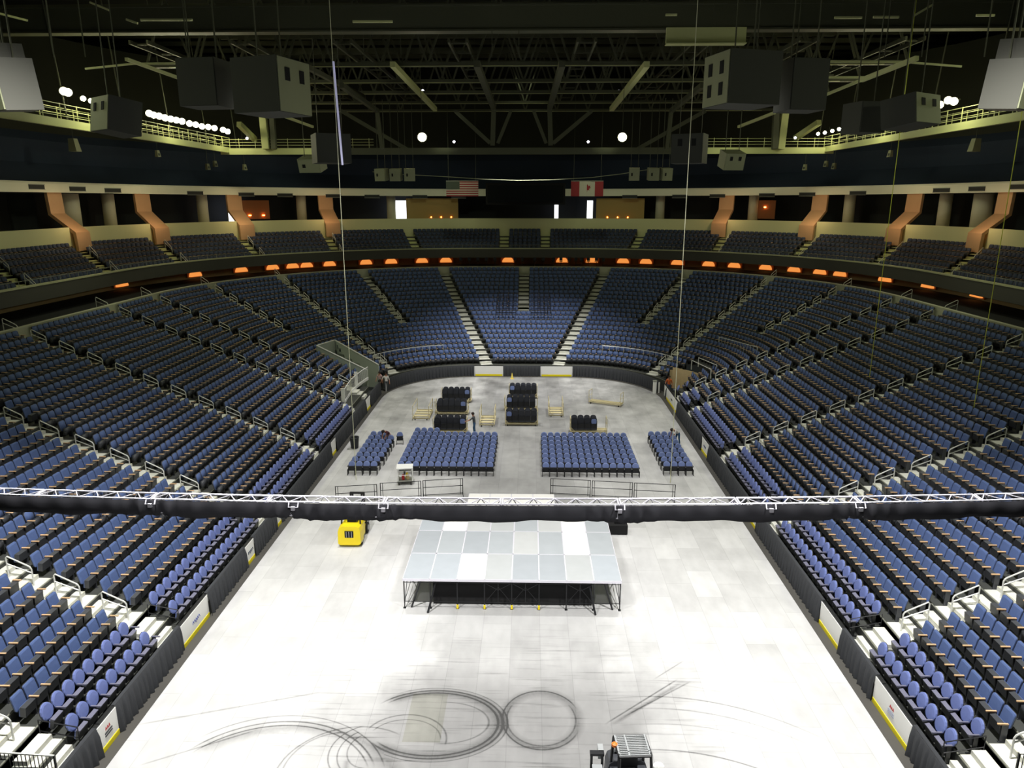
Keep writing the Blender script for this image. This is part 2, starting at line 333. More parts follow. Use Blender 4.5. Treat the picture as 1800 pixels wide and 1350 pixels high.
# stepped seating tiers (concrete treads, dark risers, pale row edges)
NR = 20
def tier_profile(n, d0, z0, dw, dz, e=0.05):
    p = []
    for j in range(n):
        d, z = d0 + dw * j, z0 + dz * j
        p += [(d, z - dz, 0), (d, z - 0.03, 1), (d, z, 1), (d + e, z, 0)]
    p += [(d0 + dw * n, z0 + dz * (n - 1), 0)]
    return p
sub = []
for i in range(len(ST) - 1):
    a, b = ST[i], ST[i + 1]; L = math.hypot(b[0] - a[0], b[1] - a[1]); k = max(1, int(L / (0.7 if 60 < a[1] < 75 else 4)))
    for t in range(k):
        u = t / k; nx = a[2] * (1 - u) + b[2] * u; ny = a[3] * (1 - u) + b[3] * u; q = math.hypot(nx, ny); sub.append((a[0] * (1 - u) + b[0] * u, a[1] * (1 - u) + b[1] * u, nx / q, ny / q))
sub.append(ST[-1]); STF = sub
K1 = min(range(len(STF)), key=lambda i: abs(STF[i][2] + .7071)); K2 = min(range(len(STF)), key=lambda i: abs(STF[i][2] - .7071))
for nme, SS in (('slab_left_tier', STF[:K1 + 1]), ('slab_end_tier', STF[K1:K2 + 1]), ('slab_right_tier', STF[K2:])):
    mb = MB(); sweep(mb, tier_profile(NR, 0, rowz(0), TH_T, RISE), S=SS, hole=True); struct(mb.build(nme, [M['tread'], M['nose']]))
mb = MB(); sweep(mb, [(-0.95, 0.0, 0), (-0.95, 1.1, 1), (-0.95, 1.13, 1), (-0.9, 1.13, 0), (0, 1.13, 0)], S=[q for q in STF if q[1] > 67.6], hole=True); struct(mb.build('slab_front_row', [M['tread'], M['nose']]))
S_low = [s for s in ST if s[1] <= 65.01 and s[0] < 0]
for side in (-1, 1):
    SS = [(side * abs(s[0]), s[1], side * 1.0, 0) for s in S_low]
    mb = MB(); sweep(mb, [(-1.6, 0, 0), (-1.6, 0.67, 1), (-1.6, 0.7, 1), (-1.55, 0.7, 0), (-0.85, 0.7, 0), (-0.85, 1.07, 1), (-0.85, 1.1, 1), (-0.8, 1.1, 0), (0, 1.1, 0), (0, 1.45, 0)], S=SS)
    struct(mb.build('slab_retractable_tier', [M['tread'], M['nose']]))
# ledge behind the last row, box floor, overhang underside, fascia
D0 = TH_T * NR
mb = MB(); sweep(mb, [(D0, rowz(19)), (D0 + .12, rowz(19)), (D0 + .12, 9.62), (D0 + .5, 9.62), (D0 + .5, 9.35, 1), (25, 9.35, 1)], S=ST); struct(mb.build('wall_ledge', [mat('ledge', '#C2C4AE', .7), M['dark']]))
mb = MB(); sweep(mb, [(25, 9.35), (25, 10.6), (21.2, 10.55)], S=ST); struct(mb.build('wall_box_back', mat('box_wall', '#B09874', .7)))
mb = MB(); sweep(mb, [(21.2, 10.5, 0), (21.0, 10.5, 0), (21.0, 11.62, 1), (20.95, 11.62, 1), (20.95, 11.74, 1), (21.3, 11.74, 1), (21.3, 10.7, 0)], S=ST); struct(mb.build('trim_club_fascia', [M['fascia'], M['fedge']]))
mb = MB(); sweep(mb, [(21.3, 10.7, 0)] + tier_profile(6, 21.7, 10.9, 0.9, 0.42), S=ST); struct(mb.build('slab_club_tier', [M['tread'], M['nose']]))
mb = MB(); sweep(mb, [(27.1, 12.9), (27.1, 15.35), (27.3, 15.35), (27.3, 15.0), (34, 15.0)], S=ST); struct(mb.build('wall_club', M['beige']))
mb = MB(); sweep(mb, [(34, 15.0), (34, 19.0), (28.8, 18.4)], S=ST); struct(mb.build('wall_suite_back', mat('suite_dark', '#23262A', .9)))
def zb(x, y, d): return 0.75 * max(0, min(1, (102 - y) / 36))
mb = MB(); sweep(mb, [(29.4, 17.75), (28.5, 17.75), (28.5, 18.55), (28.6, 18.7), (29.6, 18.7)], S=ST, zf=zb); struct(mb.build('wall_upper_band', M['band']))
mb = MB(); sweep(mb, [(29.6, 18.6), (31.5, 20.5), (31.5, 22.6), (32.2, 23.4, 1), (34.5, 33.0, 1)], S=ST, zf=zb); struct(mb.build('wall_upper_deck', [M['navy'], mat('roof_wall', '#2A2C20', .9)]))
mb = MB().poly([(-60, -5, 37), (60, -5, 37), (60, 125, 37), (-60, 125, 37)]); struct(mb.build('ceiling', M['deckroof']))
mb = MB().poly([(-60, 112, 0), (60, 112, 0), (60, 112, 37), (-60, 112, 37)]); struct(mb.build('wall_far', M['deckroof']))
for s, n in ((-1, 'left'), (1, 'right')):
    mb = MB().poly([(s * 55, -5, 0), (s * 55, 112, 0), (s * 55, 112, 37), (s * 55, -5, 37)]); struct(mb.build('wall_' + n, M['deckroof']))

# aisle stairs: half steps between the rows, one stair flight a thing of its own
flights = []
SIDE = {-1: 'left stand', 1: 'right stand', 0: 'far end'}
for i, ((ax, ay, dx, dy), dmin, s, sn) in enumerate(AIS):
    mb = MB(); R = Matrix(((dy, dx, 0), (-dx, dy, 0), (0, 0, 1)))   # local x across, y outward
    d0, nx, ny = bowlpt(ax, ay)
    for j in range(-1, NR):
        dj = TH_T * j
        if dj < dmin - 0.3 or (j < 0 and ay < 66): continue
        # walk along the aisle until the offset is reached
        t = 0.0
        for _ in range(12):
            e = dj - bowlpt(ax + dx * t, ay + dy * t)[0]; t += e
        x, y = ax + dx * t, ay + dy * t
        if holed(x, y): continue
        z = rowz(j)
        mb.box((x + dx * 0.47, y + dy * 0.47, z + 0.011), (1.24, 0.86, 0.022), 0, R=R)
        if j == NR - 1: continue
        mb.box((x + dx * 0.70, y + dy * 0.70, z + 0.1), (1.2, 0.38, 0.185), 0, R=R)
        mb.box((x + dx * 0.53, y + dy * 0.53, z + 0.195), (1.2, 0.04, 0.012), 1, R=R)
    if ay < 66:
        for zz, xx in ((0.7, 13.6), (1.1, 14.2)):
            mb.lohi((s * xx, ay - .62, zz - .02), (s * (xx + (.58 if xx < 14 else .78)), ay + .62, zz + .022)); mb.lohi((s * (xx + .32), ay - .6, zz), (s * (xx + (.56 if xx < 14 else .76)), ay + .6, zz + .2))
    o = mb.build('aisle_stairs', [M['step'], mat('nosing_%d' % i, '#D7D6BE', .7) if i == 0 else bpy.data.materials['nosing_0']])
    flights.append((o, i))
nm = {-1: {}, 1: {}}
cnt = {-1: 0, 1: 0}
for o, i in flights:
    s = AIS[i][2]
    if s == 0: tag(o, 'short pale stairs at the top middle of the far end stand', 'stairs'); continue
    k = cnt[s]; cnt[s] += 1
    nm[s][i] = k
    tag(o, 'pale concrete aisle stairs, %s from the camera along the %s, counting every aisle' % (ordn(k), SIDE[s]), 'stairs', 'aisle stairs of the lower bowl')
mbs = []
for i, (ax, ay, dx, dy) in enumerate(CAIS):
    mb = MB(); R = Matrix(((dy, dx, 0), (-dx, dy, 0), (0, 0, 1)))
    for j in range(6):
        t = 0.0
        for _ in range(12): t += 21.7 + .9 * j - bowlpt(ax + dx * t, ay + dy * t)[0]
        x, y, z = ax + dx * t, ay + dy * t, 10.9 + .42 * j
        mb.box((x + dx * .44, y + dy * .44, z + .02), (1.2, .84, .03), 0, R=R)
        if j < 5: mb.box((x + dx * .68, y + dy * .68, z + .12), (1.2, .42, .25), 0, R=R)
    o = mb.build('club_stairs', mat('club_step', '#D2D49E', .8) if i == 0 else bpy.data.materials['club_step'])
    s = 1 if ax > 0 else -1
    tag(o, 'narrow stairs of the club level, %s from the far middle toward the %s' % (ordn({6: 0, 5: 1, 4: 2, 3: 3, 2: 4, 1: 5, 0: 6, 7: 7, 8: 8}[i % 9]), 'left' if s < 0 else 'right'), 'stairs', 'club level stairs')

# ---------------------------------------------------------------- chairs of the bowl
def rrect(w, h, r, n=3):
    P = []
    for cx, cz, a0 in ((w / 2 - r, h - r, 0), (-w / 2 + r, h - r, 90), (-w / 2 + r, r, 180), (w / 2 - r, r, 270)):
        P += [(cx + r * math.cos(math.radians(a0 + 90 * i / n)), cz + r * math.sin(math.radians(a0 + 90 * i / n))) for i in range(n + 1)]
    return P
def oval(w, h, n=14): return [(w / 2 * math.cos(2 * math.pi * i / n) * (1 if math.sin(2 * math.pi * i / n) > 0 else 1.04), h / 2 + h / 2 * math.sin(2 * math.pi * i / n)) for i in range(n)]
def pad(mb, out, y0, z0, t, lean, m0, m1, puff=0.02):
    """cushioned panel facing -y: front ring inset and puffed; shell behind."""
    cz = sum(p[1] for p in out) / len(out)
    f = lambda u, v, dy, k=1.0: Vector((u * k, y0 + dy + lean * (cz + (v - cz) * k), z0 + cz + (v - cz) * k))
    n = len(out); k0 = len(mb.v)
    mb.v += [tuple(f(u, v, -t, 0.82)) for u, v in out]; mb.v += [tuple(f(u, v, -t + puff)) for u, v in out]; mb.v += [tuple(f(u, v, 0)) for u, v in out]; mb.v += [tuple(f(u, v, .03, 1.0)) for u, v in out]
    mb.f.append(tuple(range(k0, k0 + n))); mb.m.append(m0)
    for r in range(3):
        for j in range(n):
            q = (j + 1) % n; mb.f.append((k0 + r * n + j, k0 + (r + 1) * n + j, k0 + (r + 1) * n + q, k0 + r * n + q)); mb.m.append(m0 if r < 2 else m1)
    mb.f.append(tuple(range(k0 + 4 * n - 1, k0 + 3 * n - 1, -1))); mb.m.append(m1)
    return mb
def chair_parts(kind):
    P = {}
    if kind == 'tier':
        P['backrest'] = (pad(MB(), rrect(.52, .54, .07), .16, .44, .06, .22, 0, 1), ['blue', 'shell'])
        P['seat'] = (MB().box((0, -.07, .45), (.50, .19, .35), 0, R=Matrix.Rotation(.12, 3, 'X')).box((0, .05, .44), (.46, .05, .31), 1, R=Matrix.Rotation(.12, 3, 'X')), ['under', 'blue'])
        P['armrest'] = (MB().box((.28, -.11, .665), (.055, .33, .035)), ['arm'])
        P['standard'] = (MB().box((.28, -.03, .33), (.036, .2, .64)).box((.28, -.03, .012), (.05, .26, .024)), ['under'])
    else:
        P['backrest'] = (pad(MB(), oval(.53, .56), .15, .47, .07, .25, 0, 1), ['blue2', 'shell'])
        P['seat'] = (MB().box((0, -.08, .42), (.47, .12, .32), 0, R=Matrix.Rotation(.2, 3, 'X')).box((0, -.11, .595), (.45, .15, .045), 2, R=Matrix.Rotation(.2, 3, 'X')).box((0, -.0, .44), (.44, .05, .28), 1, R=Matrix.Rotation(.2, 3, 'X')), ['under', 'blue2', 'armb'])
        P['armrest'] = (MB().box((.29, -.08, .68), (.05, .34, .04)), ['armb'])
        P['standard'] = (MB().box((.29, .0, .34), (.04, .14, .64)).box((.29, -.02, .012), (.07, .42, .024)), ['black'])
    return P
def simple_chair(kind):
    mb = MB()
    if kind == 'tier': out = rrect(.525, .54, .08, 1); b, sh, z0 = 0, 1, .44
    else: out = oval(.53, .56, 8); b, sh, z0 = 0, 1, .46
    f = lambda dy: (lambda u, v: Vector((u, .13 + dy + .22 * v, z0 + v)))
    mb.prism(out, f(-.03), f(.05), b, sh)
    mb.box((0, -.06, .43), (.50, .17, .34), 2, R=Matrix.Rotation(.12, 3, 'X'))
    mb.box((.28, -.11, .665), (.055, .33, .035), 3); mb.box((.28, -.03, .33), (.036, .2, .63), 2)
    return mb, ['blue' if kind == 'tier' else 'blue2', 'shell', 'under', 'arm' if kind == 'tier' else 'armb']
def row_slots(d, sp, dback):
    """chair places along the offset curve at d: (x,y,nx,ny)."""
    out = []; r = RC + d
    n = int((CYC - YN) / sp); s0 = CYC - n * sp
    L = [(-15.0 - d, s0 + sp * i, -1.0, 0.0) for i in range(n)]
    n = int(r * math.pi / 2 / sp)
    L += [(-RX - r * math.cos(math.pi / 2 * (i + .5) / n), CYC + r * math.sin(math.pi / 2 * (i + .5) / n), -math.cos(math.pi / 2 * (i + .5) / n), math.sin(math.pi / 2 * (i + .5) / n)) for i in range(n)]
    m = round(RX / sp); L += [(-RX + RX / m * (i + .5), CYC + r, 0, 1) for i in range(m)]
    return L + [(-x, y, -nx, ny) for x, y, nx, ny in L[::-1]]
tier, court, club = [], [], []
def fill_row(d, ok, step=.06, sp=.56):
    """chairs spread evenly over every stretch of the row that OK allows."""
    fine = row_slots(d, step, 0); out = []; run = []
    for q in fine + [None]:
        if q is not None and ok(q[0], q[1]): run.append(q); continue
        if len(run) > 4:
            L = [0.0]
            for a_, b_ in zip(run[:-1], run[1:]): L.append(L[-1] + math.hypot(b_[0] - a_[0], b_[1] - a_[1]))
            n = int(L[-1] / sp) + 1; g = L[-1] / (n - 1) if n > 1 else 0; i = 0
            for k in range(n):
                while i < len(L) - 1 and L[i] < g * k - 1e-6: i += 1
                u = 0 if i == 0 else (g * k - L[i - 1]) / max(1e-6, L[i] - L[i - 1]); u = min(1, max(0, u)); p0, p1 = run[max(i - 1, 0)], run[i]
                out.append(tuple(p0[q] + (p1[q] - p0[q]) * (u if i else 0) for q in range(4)))
        run = []
    return out
for j in range(-1, NR):
    d = TH_T * j + .52
    ok = lambda x, y: not (j == -1 and y < 68.3) and not (y < 19.75) and not holed(x, y) and aisle_hit(x, y, d) < 0
    for x, y, nx, ny in fill_row(d, ok): tier.append((x, y, rowz(j), nx, ny, j))
for j in range(6):
    d = 21.7 + .9 * j + .5
    for x, y, nx, ny in fill_row(d, lambda x, y: y > 28 and not cais_hit(x, y)): club.append((x, y, 10.9 + .42 * j, nx, ny, j))
for s in (-1, 1):
    for k, (xx, zz) in enumerate(((13.87, .7), (14.64, 1.1))):
        y = 19.85
        while y < (57 if s < 0 else 64.5):
            if not any(abs(y - a) < .9 for a in (18.9, 25.6, 36.3, 47.0, 57.7, 62.5)) and not (s > 0 and y > 64): court.append((s * xx, y, zz, s, 0.0, k))
            y += .575
def visible(p):
    u, v, z = proj((p[0], p[1], p[2] + .6))
    return z, (z > 0 and -8 < u < 1808 and v < 1352 and not (866 < v < 914))
def stuff_mesh(name, places, kind, label, cat, blue=None):
    mb, mn = simple_chair(kind)
    if blue: mn = [blue] + mn[1:]
    V = np.array(mb.v, dtype=np.float32); P = np.array(places, dtype=np.float32); N = len(P); nv = len(V)
    nx, ny = P[:, 3:4], P[:, 4:5]
    X = P[:, 0:1] + V[None, :, 0] * ny + V[None, :, 1] * nx; Y = P[:, 1:2] - V[None, :, 0] * nx + V[None, :, 1] * ny; Z = P[:, 2:3] + V[None, :, 2] + 0 * X
    co = np.stack([X, Y, Z], -1).reshape(-1)
    sizes = np.array([len(f) for f in mb.f]); idx = np.array([i for f in mb.f for i in f])
    allidx = (idx[None, :] + (np.arange(N) * nv)[:, None]).reshape(-1); allsz = np.tile(sizes, N)
    me = bpy.data.meshes.new(name); me.vertices.add(N * nv); me.vertices.foreach_set('co', co)
    me.loops.add(len(allidx)); me.loops.foreach_set('vertex_index', allidx.astype(np.int32))
    me.polygons.add(len(allsz)); st = np.concatenate([[0], np.cumsum(allsz)[:-1]]); me.polygons.foreach_set('loop_start', st.astype(np.int32)); me.polygons.foreach_set('loop_total', allsz.astype(np.int32))
    for k in mn: me.materials.append(M[k])
    me.polygons.foreach_set('material_index', np.tile(np.array(mb.m, dtype=np.int32), N)); me.update(calc_edges=True); me.validate()
    o = bpy.data.objects.new(name, me); COL.objects.link(o); return tag(o, label, cat, kind='stuff')
def block_of(y):
    for k, (a, b) in enumerate(((0, 18.9), (18.9, 25.6), (25.6, 36.3), (36.3, 47.0), (47.0, 57.7), (57.7, 90))):
        if a <= y < b: return k
BLK = ['nearest block', 'first block', 'second block', 'third block', 'fourth block', 'last block']
def individuals(places, count, kind, name, lab, cat, grp):
    vis = []
    for i, p in enumerate(places):
        z, ok = visible(p)
        if ok: vis.append((z, i))
    vis.sort(); pick = set(i for _, i in vis[:count])
    # ordinal of each chair inside its row and block, counted away from the camera
    rows = {}
    for i, p in enumerate(places): rows.setdefault((p[0] > 0, p[5], block_of(p[1])), []).append(i)
    pos = {}
    for k, v in rows.items():
        for n, i in enumerate(sorted(v, key=lambda i: places[i][1])): pos[i] = (k, n)
    proto = None; kids = []
    for _, i in vis[:count]:
        x, y, z, nx, ny, j = places[i]
        rz = math.atan2(-nx, ny)
        if proto is None:
            proto = empty(name); kids = [mb.build(pn, [M[k] for k in mm], proto) for pn, (mb, mm) in chair_parts(kind).items()]; o = proto
        else: o = copy_tree(proto, kids)
        o.location = (x, y, z); o.rotation_euler = (0, 0, rz)
        (right, row, blk), n = pos[i]
        tag(o, lab % (ordn(n), ordn(row), BLK[blk], 'right' if right else 'left'), cat, grp)
    return [p for i, p in enumerate(places) if i not in pick]
rest = individuals(tier, 300, 'tier', 'arena_chair', 'blue wood-armed folding chair, %s from the near end, %s fixed row, %s, %s stand', 'chair', 'folded wood-armed chairs of the nearer lower bowl')
stuff_mesh('arena_chairs', rest, 'tier', 'rows of dark blue tip-up chairs filling the farther lower bowl', 'chair')
restc = individuals(court, 300, 'court', 'courtside_chair', 'oval-backed blue chair, %s from the near end, %s rinkside row, %s, %s side', 'chair', 'oval-backed chairs behind the boards')
if restc: stuff_mesh('courtside_chairs', restc, 'court', 'remaining oval-backed chairs behind the boards near the tunnels', 'chair')
stuff_mesh('club_chairs', club, 'tier', 'rows of dark blue chairs on the club level above the dark fascia', 'chair', 'blueshade')

# ---------------------------------------------------------------- handrails
def rail_mesh(L=.95, drop=.41, h=.88):
    r = .03; P = [(0, 0, 0.025), (0, 0, h - .14), (0, .05, h - .04), (0, .14, h + .02)]
    Q = [(0, L - .06, h + drop), (0, L, h + drop - .06), (0, L, drop - .005)]
    mb = MB(); mb.tube(P + Q, r, n=6); mb.tube([(0, 0, h - .30), (0, L, h + drop - .32)], r * .9, n=6); return mb
rm = rail_mesh().mesh('handrail', [M['rail']])
DH = {}
for i, ((ax, ay, dx, dy), dmin, s, sn) in enumerate(AIS):
    if s == 0: continue
    ks = range(0, 11)
    if abs(ax) < 6: ks = []
    if dmin > 6: ks = [k for k in ks if 1.8 * k > dmin - .5]
    if 6 < dmin < 7: ks = ks[:4]
    for q, k in enumerate(ks):
        t = 0.0
        for _ in range(12): t += 0.3 + 1.8 * k - bowlpt(ax + dx * t, ay + dy * t)[0]
        x, y = ax + dx * t, ay + dy * t
        u, v, z = proj((x, y, rowz(2 * k) + .5))
        if z < 0 or u < -30 or u > 1830 or v > 1390 or 875 < v < 905 or holed(x, y): continue
        o = bpy.data.objects.new('handrail', rm); COL.objects.link(o); o.location = (x, y, rowz(2 * k)); o.rotation_euler = (0, 0, math.atan2(-dx, dy))
        tag(o, 'pale steel handrail, %s up from the boards on the %s aisle of the %s' % (ordn(q), ordn(nm[s][i]), SIDE[s]), 'handrail', 'aisle handrails of the lower bowl')
cm = rail_mesh(1.3, .7, .85).mesh('club_handrail', [M['rail']])
for i, (ax, ay, dx, dy) in enumerate(CAIS):
    for q, dd in enumerate((22.0, 24.8)):
        t = 0.0
        for _ in range(12): t += dd - bowlpt(ax + dx * t, ay + dy * t)[0]
        x, y = ax + dx * t + dy * .66, ay + dy * t - dx * .66; z = 10.9 + .42 * int((dd - 21.7) / .9)
        if abs(ax) < 14: continue
        if not (-20 < proj((x, y, z))[0] < 1820): continue
        o = bpy.data.objects.new('club_handrail', cm); COL.objects.link(o); o.location = (x, y, z); o.rotation_euler = (0, 0, math.atan2(-dx, dy))
        tag(o, '%s thin dark handrail on the %s club level stairs from the far middle, %s side' % ('lower' if q == 0 else 'upper', ordn({6: 0, 5: 1, 4: 2, 3: 3, 2: 4, 1: 5, 0: 6, 7: 7, 8: 8}[i % 9]), 'left' if ax < 0 else 'right'), 'handrail', 'club level handrails')
# low guard rail along the club fascia
def along(d, a0=None, step=1.2):
    out = []
    for x, y, nx, ny in row_slots(d, step, 0): out.append((x, y, nx, ny))
    return out
pts = [p for p in along(21.15) if -60 < proj((p[0], p[1], 12))[0] < 1860 and p[1] > 40]
mb = MB(); mb.tube([(p[0], p[1], 12.12) for p in pts], .02, n=4)
for p in pts: mb.tube([(p[0], p[1], 11.72), (p[0], p[1], 12.12)], .018, n=4)
tag(mb.build('fascia_guard_rail', M['grey']), 'thin low metal guard rail running along the top of the dark club fascia', 'railing')

# ---------------------------------------------------------------- boards, curtains, ad boards round the rink
BX = 13.42
def board_path():
    P = [(-BX, YN + (66.6 - YN) * i / 20) for i in range(21)]
    A = [(-4.9 - 8.35 * math.cos(a), 65.25 + 8.6 * math.sin(a)) for a in [math.radians(14 + 76 * i / 14) for i in range(15)]]
    return P, A + [(-x, y) for x, y in A[::-1]], [(-x, y) for x, y in P]
Lp, Ep, Rp = board_path()
def ribbon_wall(path, h, t, inward):
    mb = MB(); n = len(path)
    for i in range(n - 1):
        (x0, y0), (x1, y1) = path[i], path[i + 1]; L = math.hypot(x1 - x0, y1 - y0); px, py = -(y1 - y0) / L * inward, (x1 - x0) / L * inward
        mb.box(((x0 + x1) / 2 - px * t / 2, (y0 + y1) / 2 - py * t / 2, h / 2), (L + .03, t, h), 0, rz=math.atan2(y1 - y0, x1 - x0))
        mb.box(((x0 + x1) / 2 - px * t / 2, (y0 + y1) / 2 - py * t / 2, h + .02), (L + .03, t + .03, .04), 1, rz=math.atan2(y1 - y0, x1 - x0))
    return mb
for nme, path, inw in (('wall_left_boards', Lp, -1), ('wall_end_boards', Ep, -1), ('wall_right_boards', Rp, 1)):
    struct(ribbon_wall(path, 1.07, .12, inw).build(nme, [M['white'], M['black']]))
def resample(path, s0, s1, step):
    out = []; acc = 0.0; s = s0
    for i in range(len(path) - 1):
        (x0, y0), (x1, y1) = path[i], path[i + 1]; L = math.hypot(x1 - x0, y1 - y0)
        while s <= acc + L and s <= s1 + 1e-6:
            u = (s - acc) / L; out.append((x0 + (x1 - x0) * u, y0 + (y1 - y0) * u, (x1 - x0) / L, (y1 - y0) / L)); s += step
        acc += L
    return out
def curtain(path, s0, s1, inw, label, seed=0):
    rnd = random.Random(seed); S = resample(path, s0, s1, .045); mb = MB(); k0 = 0; ph = rnd.random() * 6
    z = [1.13, 1.125, 1.06, .8, .5, .2, .015]
    for i, (x, y, tx, ty) in enumerate(S):
        nx, ny = -ty * inw, tx * inw; s = s0 + .045 * i
        wv = .5 + .5 * math.sin(s * 19 + ph + 1.6 * math.sin(s * 2.3)); wv2 = .5 + .5 * math.sin(s * 37 + 2 * math.sin(s * 1.1))
        for j, zz in enumerate(z):
            off = (-.12 if j == 0 else -.0 if j == 1 else .03) if j < 3 else .02 + .17 * abs(math.sin(s * 9.5 + ph + .9 * math.sin(s * 2.3))) ** .7 * (.6 + .4 * wv2) * (.5 + .5 * (1 - zz))
            mb.v.append((x + nx * off, y + ny * off, zz))
    m = len(z)
    for i in range(len(S) - 1):
        for j in range(m - 1): mb.f.append((i * m + j, i * m + j + 1, (i + 1) * m + j + 1, (i + 1) * m + j)); mb.m.append(0)
    o = mb.build('pleated_curtain', M['curtain'], smooth=True); return tag(o, label, 'curtain', 'black curtains hung over the boards')
def adboard(path, s0, s1, inw, label, marks=0):
    S = resample(path, s0, s1, (s1 - s0)); (x0, y0, tx, ty), (x1, y1, _, _) = S[0], S[-1]
    tx, ty = (x1 - x0), (y1 - y0); L = math.hypot(tx, ty); tx /= L; ty /= L; nx, ny = -ty * inw, tx * inw; rz = math.atan2(ty, tx)
    o = empty('advert_board', ((x0 + x1) / 2 + nx * .02, (y0 + y1) / 2 + ny * .02, 0), rz)
    e = inw
    MB().box((0, .0, .63), (L, .035, .86)).build('face', M['white'], o)
    MB().box((0, 0.01 * e, .1), (L, .05, .19)).build('kick_plate', M['yellow'], o)
    if marks:
        mb = MB(); rnd = random.Random(marks)
        if marks < 3:
            for k, (u, h, c) in enumerate([(-.12, .74, 0), (-.02, .74, 0), (.08, .74, 0), (0, .58, 1), (0, .48, 1)]):
                if c == 0: mb.tube([(u - .03, .03 * e, h - .05), (u, .03 * e, h + .06), (u + .03, .03 * e, h - .05)], .012, 0, n=4)
                else: mb.box((u, .03 * e, h), (.42, .01, .045), 1)
        else:
            for k in range(5): mb.tube([(-.3 + .14 * k, .03 * e, .55 + .07 * math.sin(k * 2)), (-.24 + .14 * k, .03 * e, .68), (-.18 + .14 * k, .03 * e, .55)], .012, 1, n=4)
        mb.build('logo', [M['red'], mat('ink_%d' % marks, ['#26324A', '#2B2B35', '#A9B0C8', '#3C4A9A', '#27407A'][marks % 5], .6)], o)
    return tag(o, label, 'advertising board', 'white boards showing between the black curtains')
LA = [(20.0, 21.1, 1, 'small white board with red mark and yellow kick strip, lowest on the left side'), (25.9, 28.4, 3, 'long white board with yellow kick strip below the left aisle opening'), (32.8, 33.9, 5, 'narrow white board with yellow strip, left side, level with the stage'), (37.3, 38.0, 0, 'sliver of white board just under the black drape, left side'), (48.9, 50.1, 0, 'white board with yellow strip beside the round dark trash bin'), (60.2, 61.9, 0, 'white board with yellow strip near the left corner tunnel')]
RA = [(20.8, 23.4, 2, 'crumpled-topped white board with yellow strip nearest the lower right corner'), (26.4, 28.5, 0, 'blank white board with yellow kick strip below the right side aisle rail'), (37.6, 39.6, 0, 'white board and yellow strip just under the black drape, right side'), (49.0, 51.0, 4, 'white board with blue mark and yellow strip beside the right floor chairs'), (60.3, 65.2, 6, 'long white board with blue marks and yellow strip near the right corner gate')]
for side, path, inw, A in (('left', Lp, -1, LA), ('right', Rp, 1, RA)):
    cur = 13.5; k = 0
    end = 66.5 if side == 'left' else 65.4
    for a, b, mk_, lab in A + [(end, end, 0, None)]:
        if a - cur > .2: curtain(path, cur - YN, a - YN, inw, 'pleated black curtain over the %s boards, %s counting from the camera' % (side, ordn(k)), k + (9 if side == 'right' else 0)); k += 1
        if lab: adboard(path, a - YN, b - YN, inw, lab, mk_)
        cur = b
Ltot = sum(math.hypot(Ep[i + 1][0] - Ep[i][0], Ep[i + 1][1] - Ep[i][1]) for i in range(len(Ep) - 1)); mid = Ltot / 2
curtain(Ep, 0.02, mid - 5.0, -1, 'long curved black curtain round the far left corner of the rink', 31)
adboard(Ep, mid - 4.9, mid - 2.1, -1, 'bright white board at the far end, left of the small orange cone')
curtain(Ep, mid - 2.0, mid + 1.9, -1, 'short black curtain at the middle of the far end boards', 32)
adboard(Ep, mid + 2.0, mid + 5.1, -1, 'bright white board at the far end, on the right of the short curtain')
curtain(Ep, mid + 5.2, Ltot - .03, -1, 'long curved black curtain round the far right corner of the rink', 33)
o = empty('gate_post', (12.62, 67.25, 0)); MB().box((0, 0, .6), (.3, .3, 1.2)).build('post', M['white'], o); MB().box((0, 0, 1.22), (.36, .36, .05)).build('cap', M['grey'], o)
tag(o, 'stout white gate post where the right corner curtain ends', 'post')

# ---------------------------------------------------------------- stage
SX0, SY0, SW, SD, SZ = -4.9, 29.2, 1.22, 2.44, 1.5
st = empty('stage', (0, SY0, 0)); rnd = random.Random(4)
def lo(o, p): return (p[0] - o.location.x, p[1] - o.location.y, p[2])
lt = {(2, 0): 5, (0, 0): 4, (1, 0): 4, (6, 1): 5, (6, 2): 5, (1, 2): 5, (0, 1): 3, (3, 1): 0, (7, 1): 0, (7, 0): 4}
for r in range(4):
    for c in range(8):
        if r == 3 and not 2 <= c < 6: continue
        x = SX0 + SW * c - (.25 if r == 3 else 0); y = SY0 + SD * r
        mb = MB().box((x + SW / 2, y + SD / 2 - SY0, SZ - .02), (SW - .05, SD - .05, .04), 0)
        for dx in (0, SW - .03): mb.box((x + dx + .015, y + SD / 2 - SY0, SZ - .06), (.03, SD - .004, .118), 1)
        for dy in (0, SD - .03): mb.box((x + SW / 2, y + dy + .015 - SY0, SZ - .06), (SW - .004, .03, .118), 1)
        mb.build('deck_panel', [DECK[5 if r == 3 else lt.get((c, r), rnd.choice([0, 1, 2, 3, 4, 1]))], M['chrome']], st)
for r in range(4):
    for c in range(9):
        x, y = SX0 + SW * c, SD * r
        x += .05 if c == 0 else -.05 if c == 8 else 0; y += .06 if r == 0 else 0
        mb = MB().tube([(x, y, .04), (x, y, SZ - .1)], .028, n=6).box((x, y, .02), (.12, .12, .04))
        if r == 0 and c in (2, 3, 4, 5): mb.box((x, y - .03, .12), (.09, .06, .2), 1)
        mb.build('leg', [M['black'], M['fork']], st)
